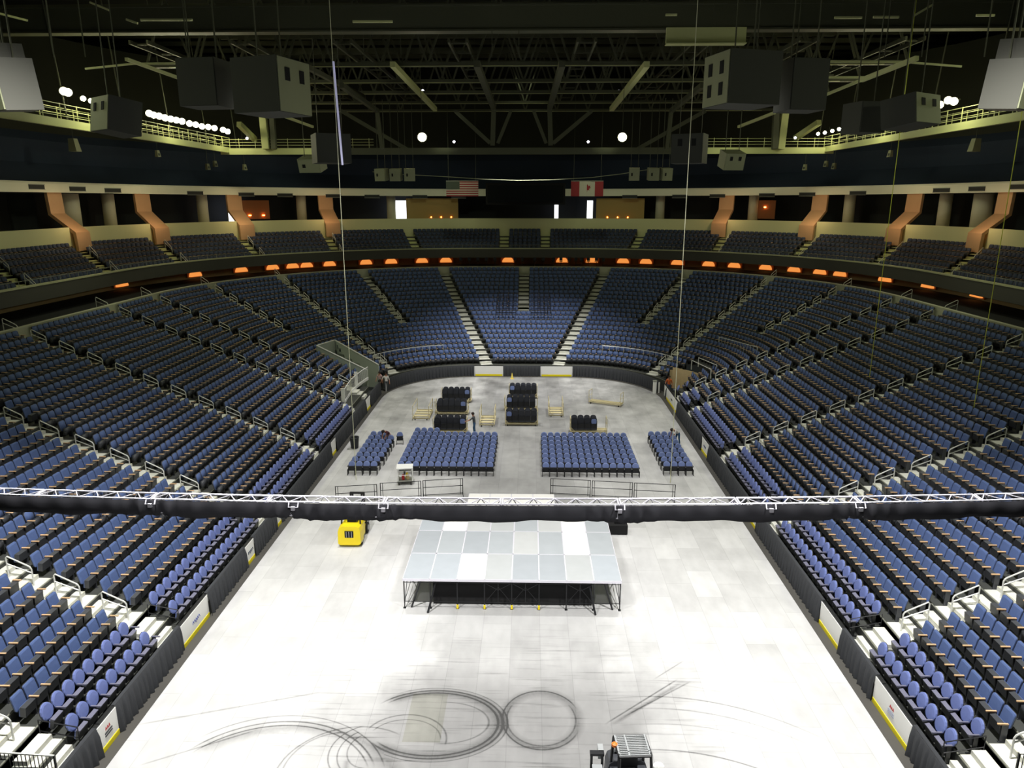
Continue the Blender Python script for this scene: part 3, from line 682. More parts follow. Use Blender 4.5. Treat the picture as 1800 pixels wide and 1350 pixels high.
for c in range(8):
    x0, x1 = SX0 + SW * c + .05, SX0 + SW * (c + 1) - .05
    for r in (0, 1, 3):
        y = SD * r + .06
        mb = MB()
        for zz in (.35, 1.3): mb.tube([(x0, y, zz), (x1, y, zz)], .016, n=4)
        if c in (3, 4, 6) or r: mb.tube([(x0, y, .38), ((x0 + x1) / 2, y, 1.1), (x1, y, .38)], .014, n=4).tube([(x0, y, 1.27), ((x0 + x1) / 2, y, .95), (x1, y, 1.27)], .014, n=4).tube([((x0 + x1) / 2, y, .36), ((x0 + x1) / 2, y, 1.3)], .018, n=4)
        mb.build('cross_brace', M['black'], st)
for c in range(0, 9):
    x = SX0 + SW * c + (.05 if c == 0 else -.05 if c == 8 else 0); mb = MB()
    for r in range(3):
        for zz in (.35, 1.3): mb.tube([(x, SD * r, zz), (x, SD * (r + 1), zz)], .016, n=4)
        if c in (0, 8): mb.tube([(x, SD * r + .1, .2), (x, SD * (r + .5), 1.3), (x, SD * (r + 1) - .1, .2)], .022, n=4)
    mb.build('side_brace', M['black'], st)
for x0, x1 in ((-4.1, -4.55), (-3.4, -3.75), (4.1, 4.5), (3.4, 3.7)): MB().beam((x0, .2, 1.35), (x1, -.35 if abs(x0) < 3.6 else .1, .03), .07, .07).build('strut', M['black'], st)
mb = MB().box((0, .45, .72), (7.2, .05, 1.38)); mb.build('under_stage_dark', M['blackm'], st)  # black sheet added beneath the decks to keep the underside dark
tag(st, 'portable stage of grey deck panels on black legs in the middle of the floor', 'stage')

# ---------------------------------------------------------------- floor chairs
def floor_chair_mesh():
    mb = MB(); out = [(.225 * math.cos(math.pi * i / 8), .20 * math.sin(math.pi * i / 8) + .2) for i in range(9)] + [(-.225, 0), (.225, 0)]
    pad(mb, out[:], .17, .46, .05, .25, 0, 1)
    mb.box((0, .03, .42), (.43, .07, .34), 2, R=Matrix.Rotation(.12, 3, 'X')); mb.box((0, .075, .43), (.40, .03, .30), 0, R=Matrix.Rotation(.12, 3, 'X'))
    for sx in (-1, 1):
        mb.box((sx * .235, 0, .2), (.025, .40, .4), 2); mb.box((sx * .235, 0, .60), (.03, .34, .03), 2)
    mb.box((0, .17, .33), (.46, .03, .2), 2)
    return mb.mesh('floor_chair', [M['chairblue'], M['shell'], M['black']])
fm = floor_chair_mesh()
# rows face the stage: backs away from the camera
def fchair(x, y, label, grp, rz=0):
    o = bpy.data.objects.new('floor_chair', fm); COL.objects.link(o); o.location = (x, y, .015); o.rotation_euler = (0, 0, rz); tag(o, label, 'chair', grp); return o
BL = [('large left block', -7.85, 13, 9, 45.6), ('large right block', 1.85, 13, 8, 45.6), ('narrow left block', -11.15, 4, 8, 45.55), ('narrow right block', 9.95, 4, 8, 46.0)]
for nme, x0, nc, nr, y0 in BL:
    for r in range(nr):
        for c in range(nc):
            if nme == 'large left block' and r == 8 and c > 3: continue
            xx = x0 + .497 * c; yy = y0 + .93 * r
            if 'narrow left' in nme: xx += .10 * (r > 1)
            if nme == 'narrow left block' and r == 7 and c == 3: continue
            fchair(xx, yy, 'blue chair of the %s, %s row from the stage, %s from its left' % (nme, ordn(r), ordn(c)), 'blue chairs set out on the floor', math.pi if False else 0)
fchair(-9.0, 51.9, 'lone blue chair apart from the narrow left block, beside a bending person', 'stray chairs', .15)

# ---------------------------------------------------------------- chair carts
def cart(x, y, rz, Lx, Wy, label, planks=True, colr='woodr'):
    o = empty('chair_cart', (x, y, 0), rz)
    mb = MB()
    for sy in (-1, 1): mb.box((0, sy * (Wy / 2 - .04), .2), (Lx, .06, .06))
    for sx in (-1, 1): mb.box((sx * (Lx / 2 - .03), 0, .2), (.06, Wy, .06))
    mb.build('base_frame', M[colr], o)
    for sx in (-1, 1):
        mb = MB()
        for sy in (-1, 1): mb.tube([(sx * (Lx / 2 - .03), sy * (Wy / 2 - .04), .2), (sx * (Lx / 2 - .03), sy * (Wy / 2 - .04), 1.25)], .025, n=5)
        mb.tube([(sx * (Lx / 2 - .03), -Wy / 2 + .04, 1.22), (sx * (Lx / 2 - .03), Wy / 2 - .04, 1.22)], .025, n=5)
        mb.tube([(sx * (Lx / 2 - .03), -Wy / 2 + .04, .75), (sx * (Lx / 2 - .03), Wy / 2 - .04, .75)], .02, n=5)
        mb.tube([(sx * (Lx / 2 - .03), -Wy / 2 + .04, .55), (sx * (Lx / 2 - .35), -Wy / 2 + .04, .22)], .02, n=5)
        mb.build('end_rack', M[colr], o)
        for sy in (-1, 1): MB().tube([(sx * (Lx / 2 - .2) - .03, sy * (Wy / 2 - .12), .09), (sx * (Lx / 2 - .2) + .03, sy * (Wy / 2 - .12), .09)], .085, n=10).build('caster', M['tyre'], o)
    if planks:
        for k in (-1, 0, 1): MB().box((0, k * Wy * .27, .255), (Lx - .1, Wy * .16, .045)).build('plank', M[colr], o)
    return tag(o, label, 'cart', 'chair carts on the floor')
def folded_mesh(front=False):
    mb = MB(); out = [(.235 * math.cos(math.pi * i / 8), .17 * math.sin(math.pi * i / 8) + .86) for i in range(9)] + [(-.235, .06), (.235, .06)]
    mb.prism(out, lambda u, v: Vector((u, -.03 + .10 * v, v)), lambda u, v: Vector((u, .04 + .10 * v, v)), 1, 1)
    q = -.055 if front else .045
    mb.prism(rrect(.40, .42, .14, 3), lambda u, v: Vector((u, q + .10 * (v + .5), v + .5)), lambda u, v: Vector((u, q + .02 + .10 * (v + .5), v + .5)), 0, 0)
    for sx in (-1, 1): mb.box((sx * .238, .01, .40), (.018, .10, .72), 2)
    mb.box((0, -.035, .38), (.40, .03, .34), 2)
    return mb.mesh('folded_chair', [M['chairblue'], M['shell'], M['black']])
fo = folded_mesh(); fo2 = folded_mesh(True)
def load(x, y, rz, n, layers, flip, label, grp):
    for k in range(n):
        for r in range(layers):
            o = bpy.data.objects.new('folded_chair', fo2 if r == 0 and ((flip and k == 0) or (not flip and k == n - 1)) else fo); COL.objects.link(o)
            o.location = (x + (k - (n - 1) / 2) * .5, y + (r - (layers - 1) / 2) * .175, .285)
            tag(o, label, 'chair', grp)
CA = [(-5.9, 63.8, 2.75, 'loaded cart of folded chairs farthest back on the left', False, 14), (-5.9, 59.9, 2.85, 'loaded cart of folded chairs in the middle of the left three', False, 14), (-5.5, 54.9, 2.7, 'cart being filled by the standing person in jeans', False, 13),
      (0.15, 65.4, 2.65, 'loaded chair cart farthest back in the centre column', True, 14), (0.0, 61.3, 2.9, 'loaded chair cart in the middle of the centre column', True, 15), (0.1, 57.0, 2.7, 'loaded chair cart at the front of the centre column', True, 14), (5.4, 55.1, 2.9, 'half loaded chair cart behind the large right block', False, 9)]
for x, y, L, lab, fl, n in CA:
    cart(x, y, 0, L, 1.0, lab); load(x - (.35 if n < 10 else 0), y - .05, 0, 4 if n < 10 else 5, 5, fl, 'folded chair packed in the ' + ' '.join(lab.replace('being filled by the standing person in jeans', 'beside the person in jeans').replace('loaded ', '').replace('of folded chairs ', '').split()[:11]), 'folded chairs in the ' + lab)
cart(-8.3, 59.2, 0, 1.4, 2.7, 'empty pale yellow cart with loose planks, left of the loaded carts')
cart(-2.7, 57.5, 0, 1.25, 2.6, 'empty pale cart standing lengthwise between the left and centre carts')
cart(3.0, 60.3, 0, 1.25, 2.5, 'empty pale cart standing lengthwise right of the centre carts')
cart(7.6, 63.2, -.42, 3.0, 0.9, 'long empty cart alone on the far right of the floor', colr='woodr')
for q, (x, y) in enumerate(((6.9, 54.2), (7.3, 54.9))): pass
def box_cart():
    o = empty('utility_cart', (-7.3, 44.1, 0), .12)
    MB().box((0, 0, .27), (1.0, .8, .06)).build('tray', M['grey'], o)
    mb = MB()
    for sx in (-1, 1):
        for sy in (-1, 1): mb.tube([(sx * .48, sy * .38, .27), (sx * .48, sy * .38, 1.12)], .03, n=5)
    for sy in (-1, 1):
        mb.tube([(-.48, sy * .38, .7), (.48, sy * .38, .7)], .02, n=5)
    mb.build('frame', M['white'], o)
    MB().box((0, 0, 1.15), (1.05, .85, .07)).build('lid', M['white'], o)
    MB().box((-.42, 0, .7), (.04, .74, .8)).build('side_panel', M['white'], o)
    for sx in (-1, 1):
        for sy in (-1, 1): MB().tube([(sx * .38 - .03, sy * .3, .12), (sx * .38 + .03, sy * .3, .12)], .12, n=10).build('caster', M['tyre'], o)
    tag(o, 'white utility cart with an open side at the corner of the left chairs', 'cart')
    for k, (x, y, c) in enumerate(((-.1, -.15, 'red'), (.2, -.1, 'ply'), (.1, .15, 'fork'))):
        mb = MB().lathe([(.08, 0), (.1, .05), (.1, .28), (.06, .34), (.04, .38)], n=10); p = mb.build('bottle', M[c]); p.location = (-7.3 + x, 44.1 + y, .31)
        tag(p, '%s container standing inside the white utility cart' % ['red', 'tan', 'yellow'][k], 'container', 'containers in the utility cart')
box_cart()
mb = MB().lathe([(.27, 0), (.33, .75), (.36, .8), (.36, .84), (.31, .84), (.30, .78), (.24, .05)], n=20); o = empty('trash_bin', (-12.2, 50.9, .02)); mb.build('barrel', M['bin'], o, smooth=True)
MB().lathe([(.30, .45), (.30, .52), (.05, .55)], n=16).build('bag', M['blackm'], o); tag(o, 'round dark grey trash bin against the left curtain', 'trash bin')

# ---------------------------------------------------------------- low barricades behind the stage
def barrier(x, y, rz, label):
    o = empty('barricade', (x, y, 0), rz); L = 2.45
    for sx in (-1, 1): MB().tube([(sx * L / 2, 0, 0), (sx * L / 2, 0, 1.1)], .025, n=5).tube([(sx * (L / 2 - .14), 0, .04), (sx * (L / 2 - .14), 0, 1.1)], .018, n=5).build('post', M['black'], o)
    for sx in (-1, 1): MB().tube([(sx * L / 2, -.35, .02), (sx * L / 2, .35, .02)], .022, n=5).build('foot', M['black'], o)
    for z in (1.08, .62, .12): MB().tube([(-L / 2, 0, z), (L / 2, 0, z)], .022, n=5).build('rail', M['black'], o)
    return tag(o, label, 'barricade', 'barricades across the floor behind the stage')
for i, (x, y, r) in enumerate([(-4.6, 42.1, .17), (-7.15, 41.6, .17), (-9.75, 41.0, .17), (3.3, 42.3, -.1), (5.85, 42.0, -.1), (8.4, 41.7, -.1)]):
    barrier(x, y, r, 'dark two-bar barricade behind the stage, %s from the middle on the %s' % (ordn(i % 3), 'left' if i < 3 else 'right'))

# ---------------------------------------------------------------- forklifts
def forklift(o, col, guard='black', slats=12, scale=1):
    R = lambda *a: MB()
    mb = MB(); out = [(-.62, .22), (-.62, .85), (-.55, 1.08), (-.40, 1.16), (.40, 1.16), (.55, 1.08), (.62, .85), (.62, .22), (.5, .14), (-.5, .14)]
    mb.prism(out, lambda u, v: Vector((u * .97, -1.15 + .08 * (v - .5), v)), lambda u, v: Vector((u, -.55, v)), 0, 0); mb.build('counterweight', col, o)
    MB().box((0, -1.14, .74), (.46, .05, .36), 0).box((-.14, -1.17, .74), (.03, .03, .32), 1).box((0, -1.17, .74), (.03, .03, .32), 1).box((.14, -1.17, .74), (.03, .03, .32), 1).build('grille', [M['blackm'], M['machine' if False else 'metal']], o)
    MB().box((0, -.2, .62), (1.1, .75, .75)).box((0, .55, .42), (1.0, .8, .3)).build('chassis', col, o)
    MB().box((0, -.1, 1.08), (.5, .5, .12)).box((0, -.36, 1.35), (.5, .12, .5)).build('seat', M['black'], o)
    MB().tube([(0, .45, .6), (0, .3, 1.15)], .035).lathe([(.17, 0), (.19, .02), (.17, .04)], c=(0, .28, 1.15), n=14).build('steering_wheel', M['black'], o)
    for sx in (-1, 1):
        for y, r in ((-.75, .24), (.7, .3)): MB().tube([(sx * .5 - .1, y, r), (sx * .5 + .1, y, r)], r, 0, n=18).tube([(sx * .5 - .11, y, r), (sx * .5 + .11, y, r)], r * .5, 1, n=12).build('wheel', [M['tyre'], M['metal']], o)
    mb = MB()
    for sx in (-1, 1):
        mb.tube([(sx * .5, -.62, 1.1), (sx * .47, -.5, 2.1), (sx * .47, .35, 2.16), (sx * .5, .72, .6)], .045, n=6)
    mb.tube([(-.47, -.5, 2.1), (.47, -.5, 2.1)], .045); mb.tube([(-.47, .38, 2.14), (.47, .38, 2.14)], .045); mb.build('overhead_guard', M['black'], o)
    mb = MB()
    for k in range(slats): mb.box((0, -.46 + .82 * k / (slats - 1), 2.14 + .04 * k / slats), (.92, .03, .03))
    mb.box((.16, -.05, 2.17), (.05, .86, .03)); mb.box((-.45, -.05, 2.17), (.05, .86, .03)); mb.box((.45, -.05, 2.17), (.05, .86, .03)); mb.build('guard_slats', M['metal'], o)
    mb = MB()
    for sx in (-1, 1): mb.box((sx * .36, 1.05, 1.15), (.1, .14, 2.1)); mb.box((sx * .24, 1.03, 1.15), (.07, .1, 2.05))
    for z in (.3, 1.2, 2.18): mb.box((0, 1.05, z), (.8, .1, .09))
    mb.tube([(0, 1.0, .3), (0, 1.0, 2.0)], .05); mb.build('mast', M['black'], o)
    MB().box((0, 1.16, .35), (.9, .05, .1)).box((0, 1.16, .7), (.9, .05, .1)).build('fork_carriage', M['black'], o)
    for sx in (-1, 1): MB().box((sx * .28, 1.2, .38), (.12, .05, .6)).box((sx * .28, 1.7, .07), (.12, 1.0, .04)).build('fork', M['metal'], o)
o = empty('forklift', (-8.75, 36.2, .015), 0); forklift(o, M['fork']); tag(o, 'yellow forklift seen from behind, left of the stage under the black drape', 'forklift')
o = empty('forklift', (3.83, 18.35, .015), math.radians(184)); forklift(o, M['under'])
MB().tube([(-.35, -1.0, 1.3), (.35, -1.0, 1.3)], .15, 0, n=14).build('gas_bottle', M['metal'], o)
MB().lathe([(.05, 0), (.09, .03), (.09, .1), (.03, .14)], c=(.52, -.1, 2.1), n=10).build('beacon', mat('beacon_orange', '#E0782A', .4), o)
MB().lathe([(.02, 0), (.16, .04), (.16, .45), (.02, .5)], c=(-.66, .55, 1.5), n=12).build('side_tank', M['white'], o)
tag(o, 'forklift with slatted grey overhead guard at the bottom edge, cut off by the frame', 'forklift')
o = empty('personnel_lift', (2.78, 18.2, .015)); MB().box((0, 0, .3), (.5, .8, .45)).build('base', M['black'], o)
mb = MB()
for sx in (-1, 1): mb.box((sx * .16, .1, 1.2), (.07, .1, 1.5))
mb.box((0, .1, 1.95), (.42, .16, .08)); mb.build('mast', M['black'], o)
MB().box((0, -.15, 1.4), (.3, .3, .5)).box((.12, .3, 1.85), (.16, .3, .28)).build('control_box', M['metal'], o)
for sx in (-1, 1): MB().tube([(sx * .22 - .03, -.3, .1), (sx * .22 + .03, -.3, .1)], .1, n=12).build('wheel', M['tyre'], o)
tag(o, 'narrow black and grey lift machine beside the slatted forklift, bottom edge', 'lift')
mb = MB().box((0, 0, .3), (1.1, .7, .5)).box((.1, .1, .62), (.5, .4, .2)).tube([(-.5, 0, .1), (-.7, 0, .1)], .1, n=10); o = mb.build('equipment_case', M['blackm']); o.location = (5.6, 37.2, .015)
tag(o, 'black equipment case on the floor beside the rear right stage corner', 'case')
mb = MB().lathe([(.2, 0), (.2, .03), (.13, .03), (.03, .6), (.02, .6)], n=12); o = mb.build('traffic_cone', mat('cone', '#E8D060', .5)); o.location = (-1.05, 72.6, .015); tag(o, 'small pale yellow traffic cone in front of the far end curtain', 'traffic cone')

# ---------------------------------------------------------------- people
def person(name, loc, rz, J, tops, label, hair='hair', h=1.0):
    """J: joints in the figure's own frame (y forward). tops: materials (top, trousers)."""
    o = empty(name, loc, rz)
    V, E, Rr, Mt = [], [], [], []
    def add(p, r, par, m):
        V.append(p); Rr.append(r); Mt.append(m)
        if par is not None: E.append((par, len(V) - 1))
        return len(V) - 1
    pv = add(J['pelvis'], .15, None, 1); wa = add(J['waist'], .135, pv, 0); ch = add(J['chest'], .16, wa, 0); nk = add(J['neck'], .06, ch, 2); hd = add(J['head'], .085, nk, 2); ht = add(J['crown'], .085, hd, 2)
    for s in 'LR':
        sh = add(J['sh' + s], .075, ch, 0); el = add(J['el' + s], .05, sh, 0); wr = add(J['wr' + s], .034, el, 2)
        a, b = Vector(J['el' + s]), Vector(J['wr' + s]); d = (b - a).normalized(); sd = d.cross(Vector((0, 0, 1))); sd = sd.normalized() if sd.length > .1 else Vector((0, 1, 0))
        pm = add(tuple(b + d * .07), .035, wr, 2)
        for k, ln in ((-.03, .065), (-.01, .08), (.012, .075), (.032, .06)):
            f1 = add(tuple(b + d * .11 + sd * k), .010, pm, 2); add(tuple(b + d * (.11 + ln) + sd * k * 1.2 - Vector((0, 0, .02))), .008, f1, 2)
        t1 = add(tuple(b + d * .05 - sd * .045), .012, pm, 2)
        hp = add(J['hip' + s], .10, pv, 1); kn = add(J['kn' + s], .068, hp, 1); an = add(J['an' + s], .045, kn, 1); q = Vector(J['an' + s]); add((q.x, q.y + .14, q.z - .04), .042, an, 3)
    me = bpy.data.meshes.new('body'); me.from_pydata(V, E, []); b = bpy.data.objects.new('body', me); COL.objects.link(b)
    md = b.modifiers.new('skin', 'SKIN'); 
    for i, sv in enumerate(me.skin_vertices[0].data): sv.radius = (Rr[i], Rr[i] * (.8 if i in (0, 1, 2) else 1)); sv.use_root = (i == 0)
    sd_ = b.modifiers.new('sub', 'SUBSURF'); sd_.levels = 1; sd_.render_levels = 1
    dg = bpy.context.evaluated_depsgraph_get(); nm_ = bpy.data.meshes.new_from_object(b.evaluated_get(dg)); b.modifiers.clear(); b.data = nm_; b.parent = o
    nm_.materials.clear()
    for k in (tops[0], tops[1], M['skin'], M['black']): nm_.materials.append(k)
    pts = np.array(V); 
    seg = [(Vector(V[a]), Vector(V[c]), Mt[c]) for a, c in E]
    for p in nm_.polygons:
        best = min(seg, key=lambda s_: (p.center - (s_[0] + (s_[1] - s_[0]) * max(0, min(1, (p.center - s_[0]).dot(s_[1] - s_[0]) / max(1e-9, (s_[1] - s_[0]).length_squared))))).length)
        p.material_index = best[2]; p.use_smooth = True
    hc = Vector(J['head']) * .4 + Vector(J['crown']) * .6; up = (Vector(J['crown']) - Vector(J['head'])).normalized()
    mb = MB(); fwd = Vector((0, 1, 0)); fwd = (fwd - up * fwd.dot(up)).normalized(); sde = fwd.cross(up)
    n = 12
    for i in range(6):
        a = math.pi / 2 * i / 5; r = .118 * math.cos(a) if i < 5 else .01
        for k in range(n):
            t = 2 * math.pi * k / n; q = hc + up * (.02 + .115 * math.sin(a)) + (sde * math.cos(t) + fwd * math.sin(t) * 1.1) * r - fwd * .015
            if i == 0 and math.sin(t) < .3: q -= up * .08
            mb.v.append(tuple(q))
    for i in range(5):
        for k in range(n): mb.f.append((i * n + k, i * n + (k + 1) % n, (i + 1) * n + (k + 1) % n, (i + 1) * n + k)); mb.m.append(0)
    mb.build('hair', M[hair], o, smooth=True)
    f = hc + fwd * .095
    mb = MB(); mb.box(f - up * .03 + fwd * .012, (.025, .035, .045), 0)
    for s in (-1, 1): mb.box(f + sde * s * .033 + up * .0, (.022, .01, .012), 1); mb.box(hc + sde * s * .098 - up * .02, (.02, .035, .055), 0)
    mb.box(f - up * .075, (.045, .01, .012), 2); mb.build('face', [M['skin'], M['hair'], M['red']], o)
    return tag(o, label, 'person')
def stand(lean=0, aL=(.45, 0, 1.0), aR=(-.3, .05, .85), step=.12):
    J = dict(pelvis=(0, 0, .95), waist=(0, lean * .3, 1.12), chest=(0, lean * .8, 1.36), neck=(0, lean * 1.0, 1.52), head=(0, lean * 1.1 + .02, 1.62), crown=(0, lean * 1.15 + .03, 1.73),
             shL=(.19, lean * .8, 1.42), shR=(-.19, lean * .8, 1.42), hipL=(.1, 0, .88), hipR=(-.1, 0, .88), knL=(.12, step, .5), knR=(-.12, -step * .3, .5), anL=(.13, step * .6, .1), anR=(-.13, -step, .1))
    for s, a, sg in (('L', aL, 1), ('R', aR, -1)):
        sh = Vector(J['sh' + s]); w_ = Vector(a); J['wr' + s] = tuple(w_); m_ = (sh + w_) / 2; J['el' + s] = (m_.x + sg * .05, m_.y - .04, m_.z - .05)
    return J
person('person', (-3.55, 54.3, .015), math.radians(80), stand(.1, (.25, .55, 1.05), (-.2, .6, 1.1)), (M['tee'], M['jean']), 'person in a dark grey shirt and blue jeans reaching into a chair cart')
J = dict(pelvis=(0, 0, .9), waist=(0, .14, 1.02), chest=(0, .36, 1.15), neck=(0, .5, 1.2), head=(0, .59, 1.22), crown=(0, .69, 1.24), shL=(.17, .38, 1.18), shR=(-.17, .38, 1.18), elL=(.2, .5, .95), wrL=(.12, .6, .72), elR=(-.2, .5, .95), wrR=(-.1, .6, .72),
         hipL=(.1, 0, .85), hipR=(-.1, 0, .85), knL=(.13, .1, .48), knR=(-.12, 0, .48), anL=(.14, .0, .1), anR=(-.13, -.1, .1))
person('person', (-9.75, 51.6, .015), math.radians(150), J, (M['maroon'], M['pink']), 'person in a maroon top and pale trousers bending over the left floor chairs')
J2 = dict(J); person('person', (11.9, 52.3, .015), math.radians(120), J2, (M['teew'], M['jean']), 'person in a pale shirt stooping at the back of the narrow right chairs')
person('person', (-13.0, 67.4, .03), math.radians(200), stand(.0), (M['teew'], M['tee']), 'person in a pale shirt standing at the left corner gate')
person('person', (-13.7, 67.9, .03), math.radians(170), stand(.05, (.3, .2, 1.0)), (M['pink'], M['black']), 'person in a pinkish top standing in the left corner tunnel mouth')
person('person', (13.9, 67.0, .0), math.radians(170), stand(.05, (.3, .2, 1.0)), (M['teeo'], M['jean']), 'person in an orange top behind the right corner gate')

# ---------------------------------------------------------------- fences and tunnel walls
def bar_fence(p0, p1, z0, h, label, n=None):
    (x0, y0), (x1, y1) = p0, p1; L = math.hypot(x1 - x0, y1 - y0); n = n or int(L / .13)
    o = empty('bar_fence', ((x0 + x1) / 2, (y0 + y1) / 2, z0), math.atan2(y1 - y0, x1 - x0))
    MB().box((0, 0, h), (L, .05, .035)).build('top_rail', M['rail'], o); MB().box((0, 0, .1), (L, .04, .03)).build('bottom_rail', M['black'], o)
    mb = MB()
    for i in range(n + 1): mb.box((-L / 2 + L * i / n, 0, h / 2 + .02), (.018, .018, h - .05))
    mb.build('bars', M['black'], o)
    for s in (-1, 1): MB().box((s * L / 2, 0, h / 2), (.05, .05, h)).build('post', M['black'], o)
    return tag(o, label, 'fence')
bar_fence((-15.3, 18.15), (-13.45, 18.05), .7, 1.05, 'black barred fence at the lower left corner, nearest the curtain')
bar_fence((-18.5, 18.15), (-15.4, 18.15), 1.5, 1.05, 'black barred fence at the lower left edge beside the near stairs')
bar_fence((15.0, 18.2), (18.5, 18.2), 1.3, 1.0, 'black barred fence at the lower right edge beside the near stairs')
def frame_rail(x0, x1, y, z, label):
    mb = MB(); mb.tube([(x0, y, z), (x0, y, z + .85), (x1, y, z + 1.1), (x1, y, z + .35)], .022, n=5).tube([(x0, y, z + .45), (x1, y, z + .7)], .018, n=5)
    tag(mb.build('end_rail', M['black']), label, 'railing', 'short dark rails ending the rinkside rows')
for s, sn in ((-1, 'left'), (1, 'right')):
    for k, yy in enumerate((19.5, 26.35, 37.05, 47.75)):
        frame_rail(s * 13.66, s * 14.9, yy, .7, 'short dark rail ending the rinkside rows on the %s side, %s from the camera' % (sn, ordn(k)))
def wall_quad(o, a, b, za0, za1, zb0, zb1, t, name, m):
    a, b = Vector((a[0], a[1], 0)), Vector((b[0], b[1], 0)); d = (b - a).normalized(); n = Vector((-d.y, d.x, 0)) * t / 2
    L = o.location; P = [a - n, b - n, b + n, a + n]; z0 = [za0, zb0, zb0, za0]; z1 = [za1, zb1, zb1, za1]
    V = [tuple(Vector((p.x, p.y, z)) - L) for p, z in zip(P, z0)] + [tuple(Vector((p.x, p.y, z)) - L) for p, z in zip(P, z1)]
    mb = MB().raw(V, [(0, 3, 2, 1), (4, 5, 6, 7), (0, 1, 5, 4), (1, 2, 6, 5), (2, 3, 7, 6), (3, 0, 4, 7)], 0)
    mb.beam(Vector(V[4]).lerp(Vector(V[7]), .5) + Vector((0, 0, .02)), Vector(V[5]).lerp(Vector(V[6]), .5) + Vector((0, 0, .02)), t + .04, .05, 1)
    mb.build(name, [m, M['rail']], o)
pw = mat('tunnel_paint', '#A9B2A4', .6)
o = empty('tunnel_wall', (-17, 68.5, 0))
A_, B_, C_, D_ = (-19.5, 67.5), (-18.6, 70.6), (-13.9, 68.6), (-14.5, 66.2)
wall_quad(o, A_, B_, 0, 4.4, 0, 4.35, .14, 'end_wall', pw); wall_quad(o, B_, C_, 0, 4.35, 0, 2.3, .14, 'far_wall', pw); wall_quad(o, A_, D_, 0, 4.4, 0, 2.35, .14, 'near_wall', pw)
tag(o, 'pale grey walls of the player tunnel cut into the left corner seats', 'wall')
o = empty('white_stair_rail', (-15.2, 61.5, 0))
pts = [(-14.9, 58.6), (-15.0, 60.2), (-15.0, 61.8), (-14.9, 63.4), (-14.7, 65.0), (-14.45, 66.2)]
zt = [1.9, 2.0, 2.15, 2.2, 2.25, 2.3]; mb = MB()
mb.tube([(x + 15.2, y - 61.5, z + .35) for (x, y), z in zip(pts, zt)], .035, n=5).build('top_rail', M['white'], o)
mb = MB()
for i in range(40):
    u = i / 39 * (len(pts) - 1); k = min(int(u), len(pts) - 2); f = u - k; x = pts[k][0] * (1 - f) + pts[k + 1][0] * f; y = pts[k][1] * (1 - f) + pts[k + 1][1] * f; z = zt[k] * (1 - f) + zt[k + 1] * f
    mb.tube([(x + 15.2, y - 61.5, z - .75), (x + 15.2, y - 61.5, z + .35)], .014, n=4)
mb.build('balusters', M['white'], o)
mb = MB()
for k in range(len(pts) - 1): mb.beam((pts[k][0] + 15.2, pts[k][1] - 61.5, zt[k] - .75), (pts[k + 1][0] + 15.2, pts[k + 1][1] - 61.5, zt[k + 1] - .75), .08, .25)
mb.build('stringer', M['white'], o)
for k, u in enumerate((0, 3)): MB().box((pts[u][0] + 15.2, pts[u][1] - 61.5, zt[u]), (.3, .06, 1.3)).build('post_panel', M['white'], o)
tag(o, 'white balustrade curving down to the left corner tunnel', 'railing')
o = empty('plywood_barrier', (15.6, 67.2, 0)); rr = random.Random(3)
a, b = Vector((14.4, 68.0, 0)), Vector((16.6, 65.2, 0))
for k in range(7):
    p = a.lerp(b, (k + .5) / 7) - o.location; MB().box((p.x, p.y, 1.35), (.5, .05, 2.0 + .15 * rr.random()), rz=math.atan2(-2.8, 2.2)).build('sheet', M['ply'], o)
MB().box((-.9, 1.5, 1.2), (.9, .06, 1.5)).build('end_sheet', M['ply'], o)
tag(o, 'tan plywood sheets standing in the right corner tunnel', 'barrier')
for nme, p, q, z in (('lower', (16.1, 67.8), (16.9, 63.6), 2.2), ('upper', (16.8, 68.1), (17.6, 64.4), 2.4)):
    mb = MB().tube([(*p, z), (*p, z + .9), (*q, z + 1.0), (*q, z + .1)], .04, n=6); tag(mb.build('tunnel_rail', M['rail']), '%s of the two pale rails above the plywood in the right corner' % nme, 'railing')
def pen_rail(s, label):
    mb = MB(); A = [math.radians(a) for a in range(28, 73, 4)]
    P = [(s * (5 + 11.0 * math.cos(a)), 65 + 11.0 * math.sin(a)) for a in A]
    mb.tube([(x, y, 2.95) for x, y in P], .035, n=5)
    for x, y in P: mb.tube([(x, y, 1.9), (x, y, 2.95)], .022, n=4)
    tag(mb.build('guard_rail', M['rail']), label, 'railing')
pen_rail(-1, 'pale guard rail above the lowest curved rows, far left of the rink end'); pen_rail(1, 'pale guard rail above the lowest curved rows, far right of the rink end')
mb = MB(); mb.tube([(19.3, 70.8, 4.1), (19.3, 70.8, 4.8), (21.2, 64.8, 5.0), (21.2, 64.8, 4.0)], .04, n=5)
for k in range(1, 12): x, y = 19.3 + 1.9 * k / 12, 70.8 - 6 * k / 12; mb.tube([(x, y, 3.9), (x, y, 4.8 + .2 * k / 12)], .02, n=4)
tag(mb.build('platform_rail', M['rail']), 'long pale rail edging the removed seats above the right corner tunnel', 'railing')
o = empty('control_position', (0, 83.5, 0))
for s in (-1, 1):
    mb = MB()
    for q in range(5):
        z = 4.9 + .37 * q + .95
        mb.tube([(s * .85, -1.9 + .9 * q, z), (s * 3.1, -1.9 + .9 * q, z)], .03, n=4); mb.tube([(s * .85, -1.9 + .9 * q, z - .4), (s * 3.1, -1.9 + .9 * q, z - .4)], .025, n=4)
        for k in range(7): mb.tube([(s * (.85 + .375 * k), -1.9 + .9 * q, z - .95), (s * (.85 + .375 * k), -1.9 + .9 * q, z)], .025, n=4)
    mb.build('railing_bank', M['black'], o)
mb = MB()
for k in range(6): mb.box((0, -1.9 + .75 * k, 4.45 + .31 * k), (1.15, .4, .06))
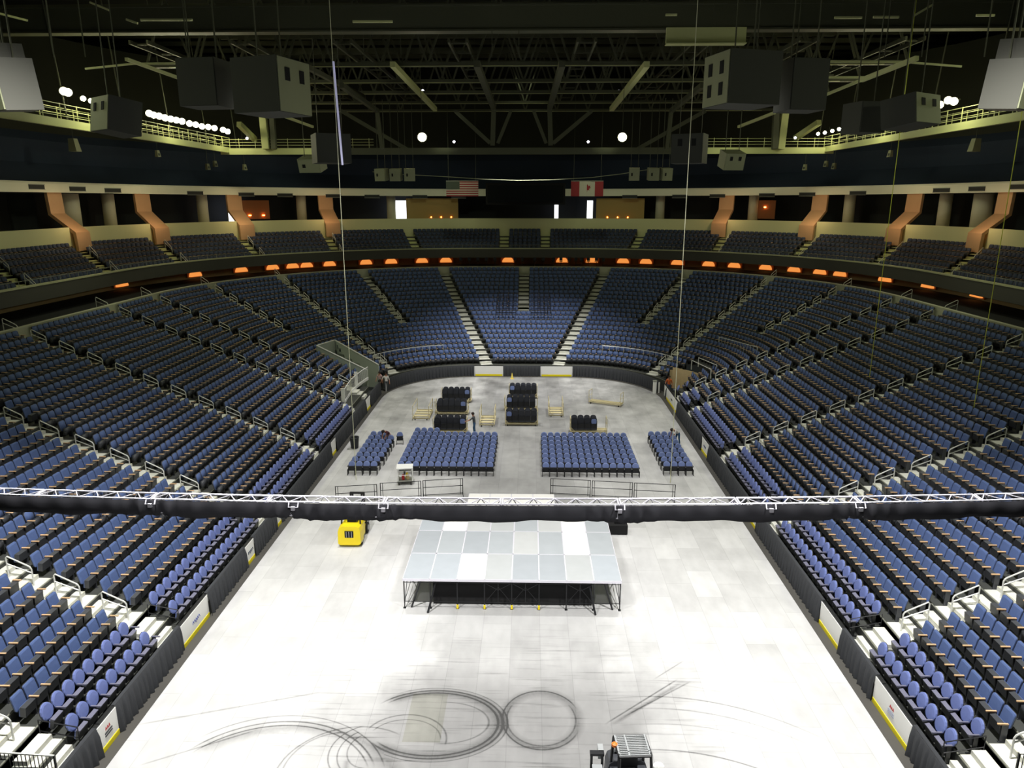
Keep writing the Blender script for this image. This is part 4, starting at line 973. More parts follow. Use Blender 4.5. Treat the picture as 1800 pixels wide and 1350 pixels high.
mb.build('steps', M['nose'], o)
tag(o, 'black railings beside steps in the middle of the far end seats', 'platform')

# ---------------------------------------------------------------- lighting truss with drape
TY, TZ = 17.65, 10.06
def tz(x): return 10.06 + .0012 * (x + 2) ** 2
def truss_part(x0, x1, first):
    mb = MB(); w = .19; n = int((x1 - x0) / .28 + .5); st_ = (x1 - x0) / n
    for dy in (-w, w):
        for dz in (-w, w): mb.tube([(x0 + .02, TY + dy, tz(x0) + dz), (x1 - .02, TY + dy, tz(x1) + dz)], .0254, n=6)
    for k in range(n):
        a, b = x0 + st_ * k, x0 + st_ * (k + 1); f = k % 2
        for dz in (-w, w):
            mb.tube([(a, TY + (w if f else -w), tz(a) + dz), (b, TY + (-w if f else w), tz(b) + dz)], .013, n=4)
        for dy in (-w, w):
            mb.tube([(a, TY + dy, tz(a) + (w if f else -w)), (b, TY + dy, tz(b) + (-w if f else w))], .013, n=4)
    for x in (x0 + .03, x1 - .03):
        for a, b in (((-w, -w), (w, -w)), ((w, -w), (w, w)), ((w, w), (-w, w)), ((-w, w), (-w, -w))): mb.tube([(x, TY + a[0], tz(x) + a[1]), (x, TY + b[0], tz(x) + b[1])], .025, n=4)
    return mb
tr = empty('lighting_truss', (0, TY, TZ))
SEC = [-18.3 + 3.05 * k for k in range(13)]
for k in range(12):
    mb = truss_part(SEC[k], SEC[k + 1], k == 0); mb.v = [(x, y - TY, z - TZ) for x, y, z in mb.v]; mb.build('truss_section', M['chrome'], tr)
for x in (-9.15, -5.4, -3.05, 3.05, 6.9, 9.15):
    MB().tube([(x - .12, -.2, tz(x) - TZ + .19), (x - .12, -.28, tz(x) - TZ + .08), (x + .12, -.28, tz(x) - TZ + .08), (x + .12, -.2, tz(x) - TZ + .19)], .02, n=5).box((x, -.29, tz(x) - TZ + .05), (.1, .06, .1)).build('clamp', M['chrome'], tr)
tag(tr, 'long silver box truss hanging across the whole view above the stage', 'truss')
mb = MB(); NX = 420; rnd = random.Random(5); ph = [rnd.random() * 6 for _ in range(5)]
prof = [(-.215, .165, 0), (-.23, .10, .3), (-.245, 0, .7), (-.25, -.14, .9), (-.25, -.26, 1.0), (-.08, -.30, .9), (.16, -.27, .6), (.22, -.1, .3)]
for i in range(NX + 1):
    x = -18 + 36 * i / NX
    g = sum(math.exp(-((x - c) / .8) ** 2) for c in (-9.1, -5.3, -3.0, 3.05, 9.3))
    f = .012 * math.sin(x * 9 + ph[0]) + g * (.045 * math.sin(x * 17 + ph[1]) + .03 * math.sin(x * 31 + ph[2]))
    sag = .025 * math.sin(x * 1.7 + ph[3]) + .02 * math.sin(x * 3.9 + ph[4])
    for a, b, k in prof: mb.v.append((x, TY + a - f * k, tz(x) + b + sag * k * (1 if b < -.2 else 0)))
m_ = len(prof)
for i in range(NX):
    for j in range(m_ - 1): mb.f.append((i * m_ + j, i * m_ + j + 1, (i + 1) * m_ + j + 1, (i + 1) * m_ + j)); mb.m.append(0)
tag(mb.build('black_drape', M['drape'], smooth=True), 'black cloth drape slung along the underside of the silver truss', 'drape')
for (px, py, bx, by, z0, z1, m_, lab) in ((0, 0, -10.6, 44.5, .05, 36.9, 'rope', 'thin pale rope hanging to the front of the narrow left chair block'), (0, 0, 9.9, 44.5, .05, 36.9, 'rope', 'thin pale rope hanging to the narrow right chair block')):
    tag(MB().tube([(bx, by, z0), (bx, by, z1)], .022, n=5).build('hanging_rope', M[m_]), lab, 'rope', 'ropes hanging from the roof')
p = at(1525, 690, 50.0); q = at(1575, 232, 50.0); tag(MB().tube([p, (p.x, p.y, 36.9)], .022, n=5).build('hanging_rope', M['ropey']), 'thin yellow rope hanging over the right stand, inner one of two', 'rope', 'ropes hanging from the roof')
p = at(1700, 790, 40.0); tag(MB().tube([p, (p.x, p.y, 36.9)], .022, n=5).build('hanging_rope', M['ropey']), 'thin yellow rope hanging over the right stand, outer one of two', 'rope', 'ropes hanging from the roof')
p = at(587, 108, 44.5); tag(MB().tube([at(586, 108, 44.4), at(602, 290, 44.4)], .06, n=6).build('cable_sleeve', mat('cable_glow', '#DADAF4', .4, emit='#C8C8FF', es=.25)), 'bright white cable length at the top of the left pale rope', 'cable')  # weak emission makes the upper length look lit, it is no lamp

# ---------------------------------------------------------------- club level: columns, panels, windows, sconces, vents
for i, (x, y) in enumerate([(-45.1, 73.5), (-43.8, 78.1), (-38.5, 88.7), (-29.4, 97.9), (-18.6, 103.7), (18.6, 103.7), (29.6, 97.8), (38.2, 89.0), (43.7, 78.7), (44.9, 74.3)]):
    r = .9 if i in (0, 9) else .62
    d = bowlpt(x, y); x -= d[1] * max(0, d[0] - 31); y -= d[2] * max(0, d[0] - 31)
    o = tag(MB().lathe([(r, 0), (r, 3.7)], n=20).build('column', M['col'], smooth=True), 'round white column in the suite level, %s from the far middle on the %s' % (ordn(4 - i if i < 5 else i - 5), 'left' if i < 5 else 'right'), 'column'); o.location = (x, y, 15.0)
k = 0
FIN = [(0, 1), (1, 1), (2, 1), (3, 1), (9, 1), (10, 1), (11, 1), (12, 1)]
for idx, (ax, ay, dx, dy) in enumerate(CAIS):
    i9 = idx % 9
    if i9 in (0, 5, 6, 7, 8): continue
    s = -1 if ax < 0 else 1; t = 0.0
    for _ in range(12): t += 26.4 - bowlpt(ax + dx * t, ay + dy * t)[0]
    x, y = ax + dx * t, ay + dy * t; _, nx, ny = bowlpt(x, y)
    o = empty('copper_panel', (x, y, 13.3), math.atan2(-nx, ny)); W = 1.9
    if s < 0: off = W * .5
    else: off = -W * .5
    ed = [(0, -.1), (.1, 1.6), (2.3, 3.3), (2.4, 5.3)]
    fl = (lambda u, v: Vector((off - W / 2, u, v)), lambda u, v: Vector((off + W / 2, u, v)))
    mb = MB(); out = ed + [(u + .3, v - (.12 if 0 < j < 3 else 0)) for j, (u, v) in list(enumerate(ed))[::-1]]
    mb.prism(out, fl[0], fl[1], 0); mb.build('panel', M['orange'], o)
    MB().box((off, .5, 1.62), (.5, .12, .06)).build('panel_light', M['warm'], o)
    tag(o, 'copper coloured folded panel above club stairs, %s from the middle, %s side' % (ordn({4: 0, 3: 1, 2: 2, 1: 3}[i9]), 'left' if s < 0 else 'right'), 'panel', 'copper coloured panels at the club stairs')
    l = bpy.data.lights.new('panel_glow', 'POINT'); l.energy = 110; l.color = (1, .66, .36); l.shadow_soft_size = .3; lo_ = bpy.data.objects.new('panel_glow', l); COL.objects.link(lo_); lo_.location = (x + nx * .3 - nx * 1.4, y + ny * .3 - ny * 1.4, 16.4)
def place_on(px, py, d):
    """plan point of pixel column px on the offset curve d."""
    r = FW + RT * ((px - 900) / F) - UP * ((py - 675) / F); lo_, hi = 1.0, 250.0
    for _ in range(50):
        m_ = (lo_ + hi) / 2; p = CP + r * m_
        if bowlpt(p.x, p.y)[0] > d and p.y > 0: hi = m_
        else: lo_ = m_
    p = CP + r * lo_; _, nx, ny = bowlpt(p.x, p.y); return p, nx, ny
WIN = [(705, 368, 2.0, 'day', 'bright daylight window behind the suite level, left of the left flag'), (411, 360, 1.7, 'day', 'bright daylight window beside the second copper panel, left side'), (1037, 365, .8, 'day', 'narrow bright window under the red and white flag'), (978, 369, .55, 'day', 'narrow glowing window right of the dark scoreboard')]
for i, (px, py, wd, m_, lab) in enumerate(WIN):
    p, nx, ny = place_on(px, py, 31.5); o = empty('window', (p.x, p.y, 15.0), math.atan2(-nx, ny)); o.name = 'window_%d' % (i + 1); h = 2.6
    MB().box((0, 0, 1.4), (wd, .04, h)).build('pane', M[m_], o)
    mb = MB(); mb.box((-wd / 2 - .05, 0, 1.4), (.1, .12, h + .2)).box((wd / 2 + .05, 0, 1.4), (.1, .12, h + .2)).box((0, 0, 1.4 + h / 2 + .05), (wd + .2, .12, .1)); mb.build('frame', M['grey'], o); o['kind'] = 'structure'
for px, w_, lab, c in ((760, 7.2, 'tan back wall of the open suite left of the scoreboard', 0), (1090, 6.6, 'tan back wall of the open suite right of the scoreboard', 1)):
    p, nx, ny = place_on(px, 368, 29.8); o = empty('suite_back_panel', (p.x, p.y, 15.0), math.atan2(-nx, ny)); MB().box((0, 0, 1.5), (w_, .15, 3.0)).build('wall_face', mat('suite_tan', '#A9925A', .7) if c == 0 else bpy.data.materials['suite_tan'], o)
    for k in (-.5, .5, 1.5): MB().box((k * 1.4 + (0.5 if c == 0 else -1), -.12, .45), (.12, .06, .12)).build('wall_light', M['warm'], o)
    tag(o, lab, 'wall panel')
p, nx, ny = place_on(450, 365, 31.0); o = empty('lit_niche', (p.x, p.y, 15.3), math.atan2(-nx, ny)); MB().box((0, .1, 1.3), (3.6, .1, 2.3)).build('back', mat('niche_brown', '#8E5A34', .7), o)
for s in (-1, 1): MB().box((s * .9, -.06, .6), (.3, .08, .12)).build('wall_light', M['warm'], o)
tag(o, 'brown suite wall with two warm lights, left side beside the bright window', 'wall panel')
p, nx, ny = place_on(1345, 365, 31.0); o = empty('lit_niche', (p.x, p.y, 15.3), math.atan2(-nx, ny)); MB().box((0, .1, 1.3), (2.6, .1, 2.3)).build('back', bpy.data.materials['niche_brown'], o); MB().box((0, -.06, 1.6), (.25, .08, .12)).build('wall_light', M['warm'], o)
tag(o, 'brown suite wall with one warm light, right side beside a copper panel', 'wall panel')
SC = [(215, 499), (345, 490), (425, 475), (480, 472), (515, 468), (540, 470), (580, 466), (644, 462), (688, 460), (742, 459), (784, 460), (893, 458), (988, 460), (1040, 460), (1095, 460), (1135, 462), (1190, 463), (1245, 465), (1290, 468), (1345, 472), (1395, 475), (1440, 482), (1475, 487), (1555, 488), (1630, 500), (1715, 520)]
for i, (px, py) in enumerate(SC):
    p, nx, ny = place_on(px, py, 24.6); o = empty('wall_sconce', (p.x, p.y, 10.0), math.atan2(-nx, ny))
    MB().box((0, .2, .0), (2.0, .1, .95)).build('wash_plate', mat('sconce_wash', '#C07A3E', .6) if i == 0 else bpy.data.materials['sconce_wash'], o)  # wide orange plate carries the lamp's wash on the wall in its colour
    MB().prism([(.5 * math.cos(math.pi * q / 10), .5 * math.sin(math.pi * q / 10)) for q in range(11)], lambda u, v: Vector((u * 1.5, -.1, v * 1.3 - .38)), lambda u, v: Vector((u * 1.6, .15, v * 1.4 - .38)), 0).build('glow_lens', M['dome'], o)  # glowing dome shaped like the pool of light above the lamp
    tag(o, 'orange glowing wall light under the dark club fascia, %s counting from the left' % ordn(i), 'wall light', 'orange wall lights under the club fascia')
# vents in the pale band
VP = [(64, 326), (136, 329), (198, 331), (343, 337), (433, 340), (501, 342), (586, 344), (654, 345), (738, 346), (806, 347), (1107, 346), (1195, 345), (1261, 344), (1348, 342), (1419, 340), (1508, 337), (1655, 332), (1717, 331), (1790, 327)]
for i, (px, py) in enumerate(VP):
    p, nx, ny = place_on(px, py, 28.46); zc = 18.22 + zb(p.x, p.y, 0); o = empty('band_vent', (p.x, p.y, zc), math.atan2(-nx, ny))
    MB().box((0, 0, 0), (2.0, .06, .38)).build('grille', M['vent'], o)
    for dz in (-.2, .2): MB().box((0, -.03, dz), (2.06, .05, .05)).build('edge', M['grey'], o)
    tag(o, 'dark rectangular vent in the pale band above the suites, %s counting from the left' % ordn(i), 'vent', 'vents in the pale band')
for i, px in enumerate([905, 918, 940, 955, 973, 986, 1000, 1012, 1022, 1034, 1048, 1060, 810, 825, 840, 855, 870]):
    p, nx, ny = place_on(px, 466, 20.6); o = empty('box_stool', (p.x, p.y, 9.37), math.atan2(-nx, ny))
    MB().tube([(0, 0, 0), (0, 0, .7)], .04, n=6).lathe([(.22, .68), (.22, .74)], n=10).build('pedestal', M['black'], o); MB().box((0, .2, .98), (.4, .04, .4)).build('back', M['black'], o)
    tag(o, 'dark stool silhouetted in the box behind the far end seats, %s counting outward' % ordn(i), 'stool', 'stools in the far end box')

# ---------------------------------------------------------------- scoreboard and flags
o = empty('scoreboard', (0.5, 100.5, 20)); a, b = at(854, 322, 100.5), at(993, 360, 100.5); c_ = (a + b) / 2 - Vector(o.location)
MB().box(c_, (b.x - a.x, 1.2, a.z - b.z)).build('cabinet', M['blackm'], o); MB().box((c_.x, c_.y - .62, c_.z), (b.x - a.x - .6, .04, a.z - b.z - .6)).build('screen', mat('screen_off', '#101312', .2), o)
tag(o, 'large dark switched-off video board over the middle of the far end', 'scoreboard')
def flag(px0, px1, py0, py1, Y, kind, label):
    a, b = at(px0, py0, Y), at(px1, py1, Y); W, H = b.x - a.x, a.z - b.z; o = empty('hanging_flag', (a.x, Y, b.z))
    def cloth(u0, u1, v0, v1, m, nme, dy=0):
        mb = MB(); n = max(2, int((u1 - u0) * 16))
        for i in range(n + 1):
            u = u0 + (u1 - u0) * i / n
            for v in (v0, v1):
                for t in (0, .03): mb.v.append((u * W, .08 * math.sin(u * 11) + t + dy, v * H))
        for i in range(n):
            k = i * 4; mb.f += [(k, k + 4, k + 6, k + 2), (k + 1, k + 3, k + 7, k + 5), (k + 2, k + 6, k + 7, k + 3), (k, k + 1, k + 5, k + 4)]; mb.m += [0] * 4
        mb.build(nme, m, o)
    if kind == 'us':
        for k in range(13): cloth(.0 if k < 6 else .42, 1, k / 13, (k + 1) / 13, M['flagr'] if k % 2 == 0 else M['flagw'], 'stripe')
        cloth(0, .42, 6 / 13, 1, M['flagb'], 'canton', -.03)
    else:
        cloth(0, .26, 0, 1, M['flagr'], 'red_bar'); cloth(.26, .74, 0, 1, M['flagw'], 'white_field'); cloth(.74, 1, 0, 1, M['flagr'], 'red_bar')
        L = [(0, -.36), (.03, -.1), (.2, -.14), (.16, -.02), (.34, .14), (.26, .18), (.28, .3), (.14, .26), (.07, .2), (.1, .36), (.04, .33), (0, .45)]
        L = L + [(-x, y) for x, y in L[-2:0:-1]]; MB().prism([(x * H * .75 + W / 2, y * H * .75 + H / 2) for x, y in L], lambda u, v: Vector((u, -.06, v)), lambda u, v: Vector((u, -.04, v)), 0).build('leaf', M['flagr'], o)
    MB().tube([(0, 0, H + .05), (W, 0, H + .05)], .05, n=6).build('pole', M['grey'], o)
    for u in (.08, .92): MB().tube([(u * W, 0, H), (u * W, 0, 36.9 - b.z)], .025, n=4).build('cable', M['steel'], o)
    return tag(o, label, 'flag')
flag(784, 841, 319, 345, 92, 'us', 'striped red and white flag with dark canton hanging left of the scoreboard')
flag(1004, 1060, 319, 345, 92, 'ca', 'red and white maple leaf flag hanging right of the scoreboard')

# ---------------------------------------------------------------- catwalk, floods, roof steel, speakers
def catwalk(s, label):
    o = empty('catwalk', (s * 33.4, 60, 23.2)); x = 0
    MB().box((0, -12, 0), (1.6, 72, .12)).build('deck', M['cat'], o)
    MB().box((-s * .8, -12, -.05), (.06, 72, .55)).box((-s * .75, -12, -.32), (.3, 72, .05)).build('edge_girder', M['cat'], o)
    mb = MB()
    for q in (-.75, .75):
        for z in (.45, .85, 1.25): MB().box((q, -12, z), (.04, 72, .04)).build('rail', M['cat'], o)
    mb = MB()
    for k in range(37):
        for q in (-.75, .75): mb.box((q, -48 + 2 * k, .65), (.05, .05, 1.3))
    mb.build('posts', M['cat'], o); mb = MB()
    for k in range(10): mb.tube([(0, -44 + 8 * k, 0), (s * 1.0, -44 + 8 * k, 13.5)], .06, n=5)
    mb.build('hangers', M['steel'], o)
    return tag(o, label, 'catwalk')
catwalk(-1, 'brightly lit steel catwalk with railings high along the left side'); catwalk(1, 'brightly lit steel catwalk with railings high along the right side')
o = empty('cross_catwalk', (0, 84.2, 22.9))
MB().box((0, 0, .0), (67, 1.4, .12)).build('deck', M['steel'], o); MB().box((0, -.72, .1), (67, .08, .7)).build('girder', M['steel'], o)
for s in (-1, 1): MB().box((s * 26.5, -.78, .1), (14, .04, .66)).build('lit_girder_face', M['cat'], o)  # pale plates paint the lamplight onto the outer girder faces
mb = MB()
for s in (-1, 1):
    for z in (.75, 1.05, 1.35): MB().box((s * 25, -.7, z), (17, .04, .04)).build('rail', M['cat'], o)
    for k in range(10): MB().box((s * (17 + 1.8 * k), -.7, .85), (.05, .05, 1.2)).build('rail_post', M['cat'], o); tag(o, 'steel cross catwalk spanning the far end below the roof trusses', 'catwalk')
def flood(p, tgt, label, big=1.0, lampm='lamp'):
    o = empty('flood_light', p); d = (Vector(tgt) - Vector(p)); o.rotation_euler = d.to_track_quat('-Z', 'Y').to_euler()
    MB().lathe([(.10 * big, .32 * big), (.16 * big, .30 * big), (.34 * big, 0), (.36 * big, -.04), (.30 * big, -.02)], n=14).build('housing', M['spk'], o)
    MB().lathe([(.30 * big, -.05), (.2 * big, -.10), (.02, -.12)], n=14).build('lens', M[lampm], o)
    MB().tube([(-.38 * big, 0, .1), (-.38 * big, 0, .5 * big), (.38 * big, 0, .5 * big), (.38 * big, 0, .1)], .025, n=4).build('yoke', M['steel'], o)
    return tag(o, label, 'flood light', 'flood lights of the arena')
LL = [(112, 160), (119, 162), (146, 173), (160, 177), (170, 178), (262, 199), (270, 202), (280, 204), (290, 207), (300, 209), (310, 211), (320, 213), (333, 217), (344, 219), (355, 222), (366, 223), (377, 225), (392, 228), (400, 231)]
for i, (px, py) in enumerate(LL):
    r = FW + RT * ((px - 900) / F) - UP * ((py - 675) / F); p = CP + r * ((-33 - CX) / r.x); flood(p, (0, 18, 4), 'lit flood light on the left catwalk, %s from the camera end' % ordn(i), .9 if i not in (2, 3) else .6)
RL = [(1438, 235), (1450, 233), (1463, 230), (1475, 227), (1500, 216), (1508, 214), (1652, 184), (1667, 176), (1677, 178)]
for i, (px, py) in enumerate(RL):
    r = FW + RT * ((px - 900) / F) - UP * ((py - 675) / F); p = CP + r * ((33 - CX) / r.x); flood(p, (0, 18, 4), 'lit flood light on the right catwalk, %s counting outward from the middle' % ordn(i), .9 if i > 3 else .55)
for px, py, n in ((742, 241, 'left'), (1094, 241, 'right')):
    p = at(px, py, 70); o = flood(p, (0, 20, 6), 'bright flood light hanging alone %s of the middle, under the roof' % n, 1.25)
    MB().tube([(0, 0, .5), (0, 0, 4)], .03, n=4).mesh  # noqa
    c = MB().tube([p + Vector((0, 0, .5)), (p.x, p.y, 36.9)], .03, n=4); tag(c.build('suspension_cable', M['steel']), 'thin cable holding the lone %s flood light' % n, 'cable')
for px, py, n in ((434, 243, 'small violet-white lamp at the end of the left catwalk'), (798, 249, 'small pale lamp left of the middle above the cross catwalk'), (1034, 249, 'small pale lamp right of the middle above the cross catwalk'), (1398, 242, 'small lamp at the end of the right catwalk'), (743, 159, 'small lamp under the left lit roof beams'), (1088, 160, 'small lamp under the right lit roof beams')):
    o = flood(at(px, py, 83), (0, 30, 5), n, .42, 'lampd')
for i, (px, py) in enumerate([(130, 255), (277, 270), (365, 293), (430, 294), (378, 288), (1714, 255), (1565, 270), (1466, 292), (1415, 294), (1452, 288)]):
    p, nx, ny = place_on(px, py, 27); o = empty('small_speaker', p, math.atan2(-nx, ny)); sz = 1.15 if i in (0, 5) else .65
    mb = MB().prism([(-.3 * sz, -.5 * sz), (.3 * sz, -.5 * sz), (.22 * sz, .5 * sz), (-.22 * sz, .5 * sz)], lambda u, v: Vector((u, -.3 * sz + .2 * v, v)), lambda u, v: Vector((u, .3 * sz, v)), 0); mb.build('cabinet', M['spkl'], o)
    MB().box((0, -.3 * sz, -.15 * sz), (.34 * sz, .05, .4 * sz), R=Matrix.Rotation(-.2, 3, 'X')).build('horn', M['spk'], o); MB().tube([(0, 0, .5 * sz), (0, 0, 4)], .02, n=4).build('cable', M['steel'], o)
    tag(o, 'small pale speaker hanging before the dark upper deck, %s from the edge, %s side' % (ordn([0, 1, 3, 4, 2][i % 5]), 'left' if i < 5 else 'right'), 'speaker', 'small speakers before the upper deck')
def speaker(px, py, Y, w_, h_, d_, rz, tilt, mm, label, ports=2, face='light'):
    p = at(px, py, Y); o = empty('speaker_cluster', p, rz); R = Matrix.Rotation(tilt, 3, 'X')
    MB().box((0, 0, 0), (w_, d_, h_), R=R).build('cabinet', M[mm], o)
    MB().box(R @ Vector((0, -d_ / 2 - .02, 0)), (w_ * .97, .04, h_ * .97), R=R).build('front', M['spkl' if face == 'light' else 'spk'], o)
    for k in range(ports): MB().box(R @ Vector((-w_ * .22 + w_ * .44 * (k % 2), -d_ / 2 - .05, (h_ * .2 if ports < 3 or k < 2 else -h_ * .2) - (0 if ports > 1 else h_ * .2))), (w_ * .14, .03, h_ * .24), R=R).build('port', M['blackm'], o)
    for sx in (-1, 1): MB().tube([(sx * w_ * .35, 0, h_ * .45), (sx * w_ * .35, 0, h_ * .5 + 6)], .03, n=4).build('cable', M['steel'], o)
    return tag(o, label, 'speaker')
speaker(478, 155, 32, 2.2, 2.1, 2.2, math.radians(72), 0, 'spk', 'big hanging speaker box turned right, its pale face with two ports, upper left')
speaker(362, 148, 33, 1.75, 1.9, 1.4, math.radians(-8), 0, 'spk', 'dark square speaker box hanging beside the big turned one, upper left', 0, 'dark')
speaker(205, 206, 36, 1.9, 1.55, 1.5, math.radians(-38), -.15, 'spk', 'grey speaker box with two ports in front of the left catwalk floods')
speaker(582, 262, 52, 2.3, 1.9, 2.2, math.radians(25), 0, 'spk', 'speaker box with a pale side hanging left of the centre', 0, 'dark')
speaker(549, 288, 56, 1.7, 1.0, 1.2, math.radians(-10), .3, 'spkl', 'rounded pale speaker under the box left of centre', 1)
speaker(22, 150, 24, 1.0, 1.5, 1.1, math.radians(-35), .1, 'spkw', 'silver grooved speaker at the left edge of the view', 0)
speaker(2, 100, 24, .9, .7, 1.0, math.radians(-35), .1, 'spkw', 'silver speaker cut off by the left edge, upper of two', 0)
speaker(1304, 142, 32, 2.0, 2.0, 2.3, math.radians(-74), 0, 'spk', 'big hanging speaker box turned left, its pale face with four ports, upper right', 4)
speaker(1408, 152, 33, 1.6, 2.0, 1.4, math.radians(10), 0, 'spk', 'brown-grey square speaker box in the upper right', 0, 'dark')
speaker(1600, 198, 36, 2.1, 1.3, 1.6, math.radians(35), -.15, 'spk', 'grey speaker box with two ports before the right catwalk')
speaker(1518, 208, 38, 1.4, 1.4, 1.4, math.radians(15), 0, 'spk', 'dark speaker box just left of the lit flood, right side', 0, 'dark')
speaker(1212, 262, 52, 2.1, 1.9, 1.6, math.radians(-25), 0, 'spk', 'speaker box with a pale side hanging right of the centre', 2, 'dark')
speaker(1286, 281, 56, 1.5, 1.2, 1.2, math.radians(10), .3, 'spkl', 'rounded pale speaker under the box right of centre', 2)
speaker(1778, 150, 24, 1.1, 1.4, 1.1, math.radians(35), .1, 'spkw', 'silver grooved speaker at the right edge of the view', 0)
speaker(1795, 92, 24, .8, .7, 1.0, math.radians(35), .1, 'spkw', 'silver speaker cut off by the right edge, upper of two', 0)
for i, (px, lab) in enumerate(((671, 'outer'), (696, 'middle'), (720, 'inner'))): speaker(px, 307, 70, 1.0, 1.1, 1.0, math.radians(-12 + 10 * i), .1, 'spkl', '%s of three small speakers hanging left of the striped flag' % lab, 1)
for i, (px, lab) in enumerate(((1115, 'inner'), (1148, 'middle'), (1170, 'outer'))): speaker(px, 306, 70, .95, 1.1, 1.0, math.radians(-8 + 10 * i), .1, 'spkl', '%s of three small speakers hanging right of the leaf flag' % lab, 1)
mb = MB(); P = [at(px, py, 71) for px, py in ((655, 302), (690, 306), (735, 308), (790, 311), (850, 315), (910, 317), (970, 316), (1040, 312), (1090, 306), (1140, 298))]; mb.tube(P, .04, n=4)
tag(mb.build('slack_cable', M['spkl']), 'slack double cable swung across the middle under the roof', 'cable')

def member(pts, w_, m_, name, label, cat, h_=None, grp=None):
    mb = MB()
    for a, b in zip(pts[:-1], pts[1:]): mb.beam(a, b, w_, h_ or w_, 0)
    return tag(mb.build(name, M[m_]), label, cat, grp)
# roof beams square to the view, level at z 28.9, each receding farther
for i, (Y, z, h_, m_) in enumerate([(66, 28.9, .35, 'steel'), (75, 28.9, .35, 'steel'), (82.6, 28.9, .35, 'steel'), (91, 28.9, .3, 'steel'), (99, 28.9, .3, 'steel')]):
    o = empty('roof_truss', (0, Y, z)); MB().box((0, 0, 0), (64, .35, h_)).build('bottom_chord', M[m_], o); MB().box((0, -.19, -h_ / 2 + .03), (60, .03, .05)).build('lit_flange', M['cat'], o); MB().box((0, 0, 5.5), (64, .35, .35)).build('top_chord', M['steel'], o)  # pale strip under the chord is a painted highlight
    mb = MB()
    for k in range(16): x = -32 + 4 * k; mb.beam((x, 0, 0), (x + 2, 0, 5.4), .18, .18); mb.beam((x + 2, 0, 5.4), (x + 4, 0, 0), .18, .18)
    mb.build('web', M['steel'], o); tag(o, 'dark roof truss spanning side to side, %s behind the big near girder' % ordn(i), 'roof truss', 'roof trusses')
o = empty('roof_girder', (0, 56.5, 29.5)); MB().box((0, 0, 0), (90, 1.0, .12)).box((0, -.3, .8), (90, .12, 1.6)).build('web_plate', M['steel'], o); MB().box((0, 0, 1.65), (90, 1.0, .12)).build('top_flange', M['steel'], o); tag(o, 'deep dark girder crossing the top of the view', 'girder')
a, b = at(1170, 78, 50), at(1312, 48, 50); o = empty('lit_girder', (0, 50, 0)); MB().box(((a.x + b.x) / 2, 0, (a.z + b.z) / 2), (b.x - a.x, .2, a.z - b.z if a.z > b.z else b.z - a.z)).build('web_plate', M['cat'], o); MB().box(((a.x + b.x) / 2, 0, min(a.z, b.z)), (b.x - a.x, .7, .06)).build('flange', M['cat'], o)  # lit stretch of the girder, its light put into a pale colour
tag(o, 'pale green lit girder piece at the top, right of centre', 'girder')
for i, (x, m_) in enumerate([(-30, 'steel'), (-22, 'steel'), (-14, 'steel'), (-5, 'steel'), (5, 'steel'), (14, 'steel'), (22, 'steel'), (30, 'steel')]):
    for dx in (-.6, .6): pass
    mb = MB()
    for dx in (-.7, .7): mb.box((x + dx, 80, 29.8), (.16, 38, .3))
    for k in range(10): mb.box((x, 62 + 4 * k, 29.8), (1.4, .12, .12))
    tag(mb.build('roof_walkway', M[m_]), 'ladder-like pair of roof beams running away from the view, %s from the left' % ordn(i), 'beam', 'roof beams running lengthwise')
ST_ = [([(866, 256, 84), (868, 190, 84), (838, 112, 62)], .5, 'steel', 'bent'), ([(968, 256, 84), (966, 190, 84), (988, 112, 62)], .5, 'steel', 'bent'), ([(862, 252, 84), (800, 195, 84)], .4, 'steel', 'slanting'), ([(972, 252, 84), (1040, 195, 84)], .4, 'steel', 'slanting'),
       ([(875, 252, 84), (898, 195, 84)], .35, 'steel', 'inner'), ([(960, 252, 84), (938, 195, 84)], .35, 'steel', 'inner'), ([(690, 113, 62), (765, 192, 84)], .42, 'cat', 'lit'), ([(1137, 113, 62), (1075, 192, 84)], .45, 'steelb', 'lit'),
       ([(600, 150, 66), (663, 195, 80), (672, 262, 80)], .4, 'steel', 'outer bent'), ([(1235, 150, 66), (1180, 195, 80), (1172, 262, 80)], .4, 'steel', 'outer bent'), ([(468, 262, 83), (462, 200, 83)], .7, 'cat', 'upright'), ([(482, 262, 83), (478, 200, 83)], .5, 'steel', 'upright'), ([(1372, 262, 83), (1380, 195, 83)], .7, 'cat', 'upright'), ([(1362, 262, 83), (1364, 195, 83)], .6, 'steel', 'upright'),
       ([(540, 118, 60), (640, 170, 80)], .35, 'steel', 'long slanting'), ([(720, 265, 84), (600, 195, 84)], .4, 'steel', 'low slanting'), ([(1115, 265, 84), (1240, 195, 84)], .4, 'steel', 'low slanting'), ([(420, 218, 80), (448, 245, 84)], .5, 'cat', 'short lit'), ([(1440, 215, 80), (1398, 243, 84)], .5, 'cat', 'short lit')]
cl = {}
for pts, w_, m_, k in ST_:
    P = [at(*q) for q in pts]; sd = 'left' if pts[0][0] < 918 else 'right'; n = cl.get((k, sd), 0); cl[(k, sd)] = n + 1
    member(P, w_, m_, 'roof_strut', '%s%s steel roof strut %s of the middle' % ('second ' if n else '', k, sd), 'strut', None, 'roof struts')
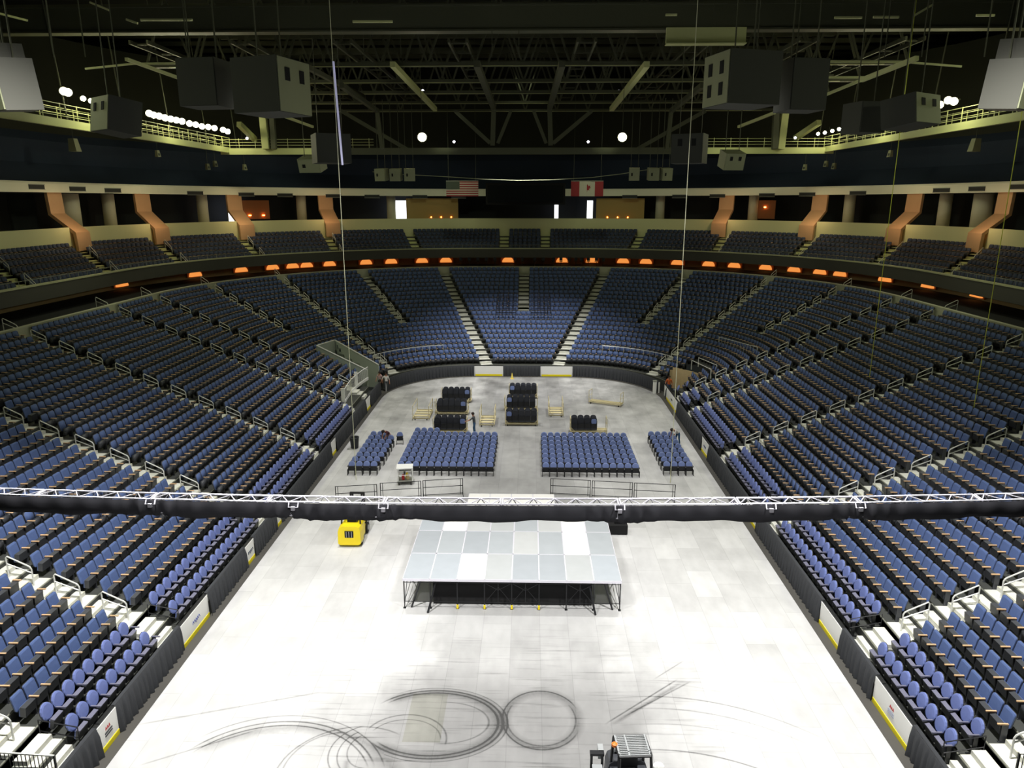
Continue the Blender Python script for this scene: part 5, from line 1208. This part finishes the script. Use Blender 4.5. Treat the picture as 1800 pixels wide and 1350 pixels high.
for pts, w_, m_, lab in [([(222, 104, 40), (333, 144, 48)], .16, 'steelb', 'bright slanting pipe at upper left, crossing a level one'), ([(150, 121, 45), (235, 112, 45)], .1, 'steelb', 'thin bright pipe sloping at upper left'), ([(235, 112, 45), (328, 111, 45)], .1, 'steelb', 'thin bright level pipe at upper left'),
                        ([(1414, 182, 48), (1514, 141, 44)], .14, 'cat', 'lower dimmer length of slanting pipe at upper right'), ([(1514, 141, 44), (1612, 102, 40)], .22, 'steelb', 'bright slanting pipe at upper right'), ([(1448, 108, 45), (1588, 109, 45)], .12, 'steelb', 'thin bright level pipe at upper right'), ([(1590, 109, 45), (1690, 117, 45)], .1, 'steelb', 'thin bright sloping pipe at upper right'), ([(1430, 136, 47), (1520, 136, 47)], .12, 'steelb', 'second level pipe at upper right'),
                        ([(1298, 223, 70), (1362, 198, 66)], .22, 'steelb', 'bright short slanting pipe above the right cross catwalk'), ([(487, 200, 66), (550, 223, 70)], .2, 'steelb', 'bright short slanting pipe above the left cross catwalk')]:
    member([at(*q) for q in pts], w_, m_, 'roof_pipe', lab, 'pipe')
for (x0, x1, y0, Y, lab) in ((-16, -8, 90, 50, 'left'), (8, 16, 90, 50, 'right')): pass
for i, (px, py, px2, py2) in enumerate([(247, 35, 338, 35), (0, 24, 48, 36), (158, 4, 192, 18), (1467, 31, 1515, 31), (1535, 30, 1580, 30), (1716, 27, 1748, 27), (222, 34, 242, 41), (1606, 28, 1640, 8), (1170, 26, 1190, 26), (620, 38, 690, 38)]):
    member([at(px, py, 42), at(px2, py2, 42)], .1, 'steelb', 'beam_glint', 'short painted glint of catwalk light on roof steel, %s' % ['long one upper left', 'at the left edge', 'slanting at upper left', 'upper right inner', 'upper right middle', 'near the right edge', 'small one upper left', 'slanting upper right', 'tiny yellow one', 'dim one left of centre'][i], 'glint')  # strips stand in for catwalk lamps reflected on the beams
for i, (px, Y) in enumerate([(95, 30), (330, 34), (380, 33), (150, 38), (1400, 34), (1620, 36), (1730, 32), (1555, 40), (865, 48), (912, 48), (640, 58), (705, 60), (1250, 55), (1330, 40)]):
    p = at(px, 100, Y); q = at(px, -40, Y)
    tag(MB().tube([(p.x, p.y, p.z), (p.x, p.y, 36.9)], .03, n=4).build('hanging_cable', M['steel']), 'thin dark cable hanging from the roof, %s counting among the upper ones' % ordn(i), 'cable', 'thin cables at the top of the view')
mb = MB()
for k in range(24): mb.box((0, 8 + 4.4 * k, 36.4), (110, .2, .5))
struct(mb.build('ceiling_joists', M['steel']))
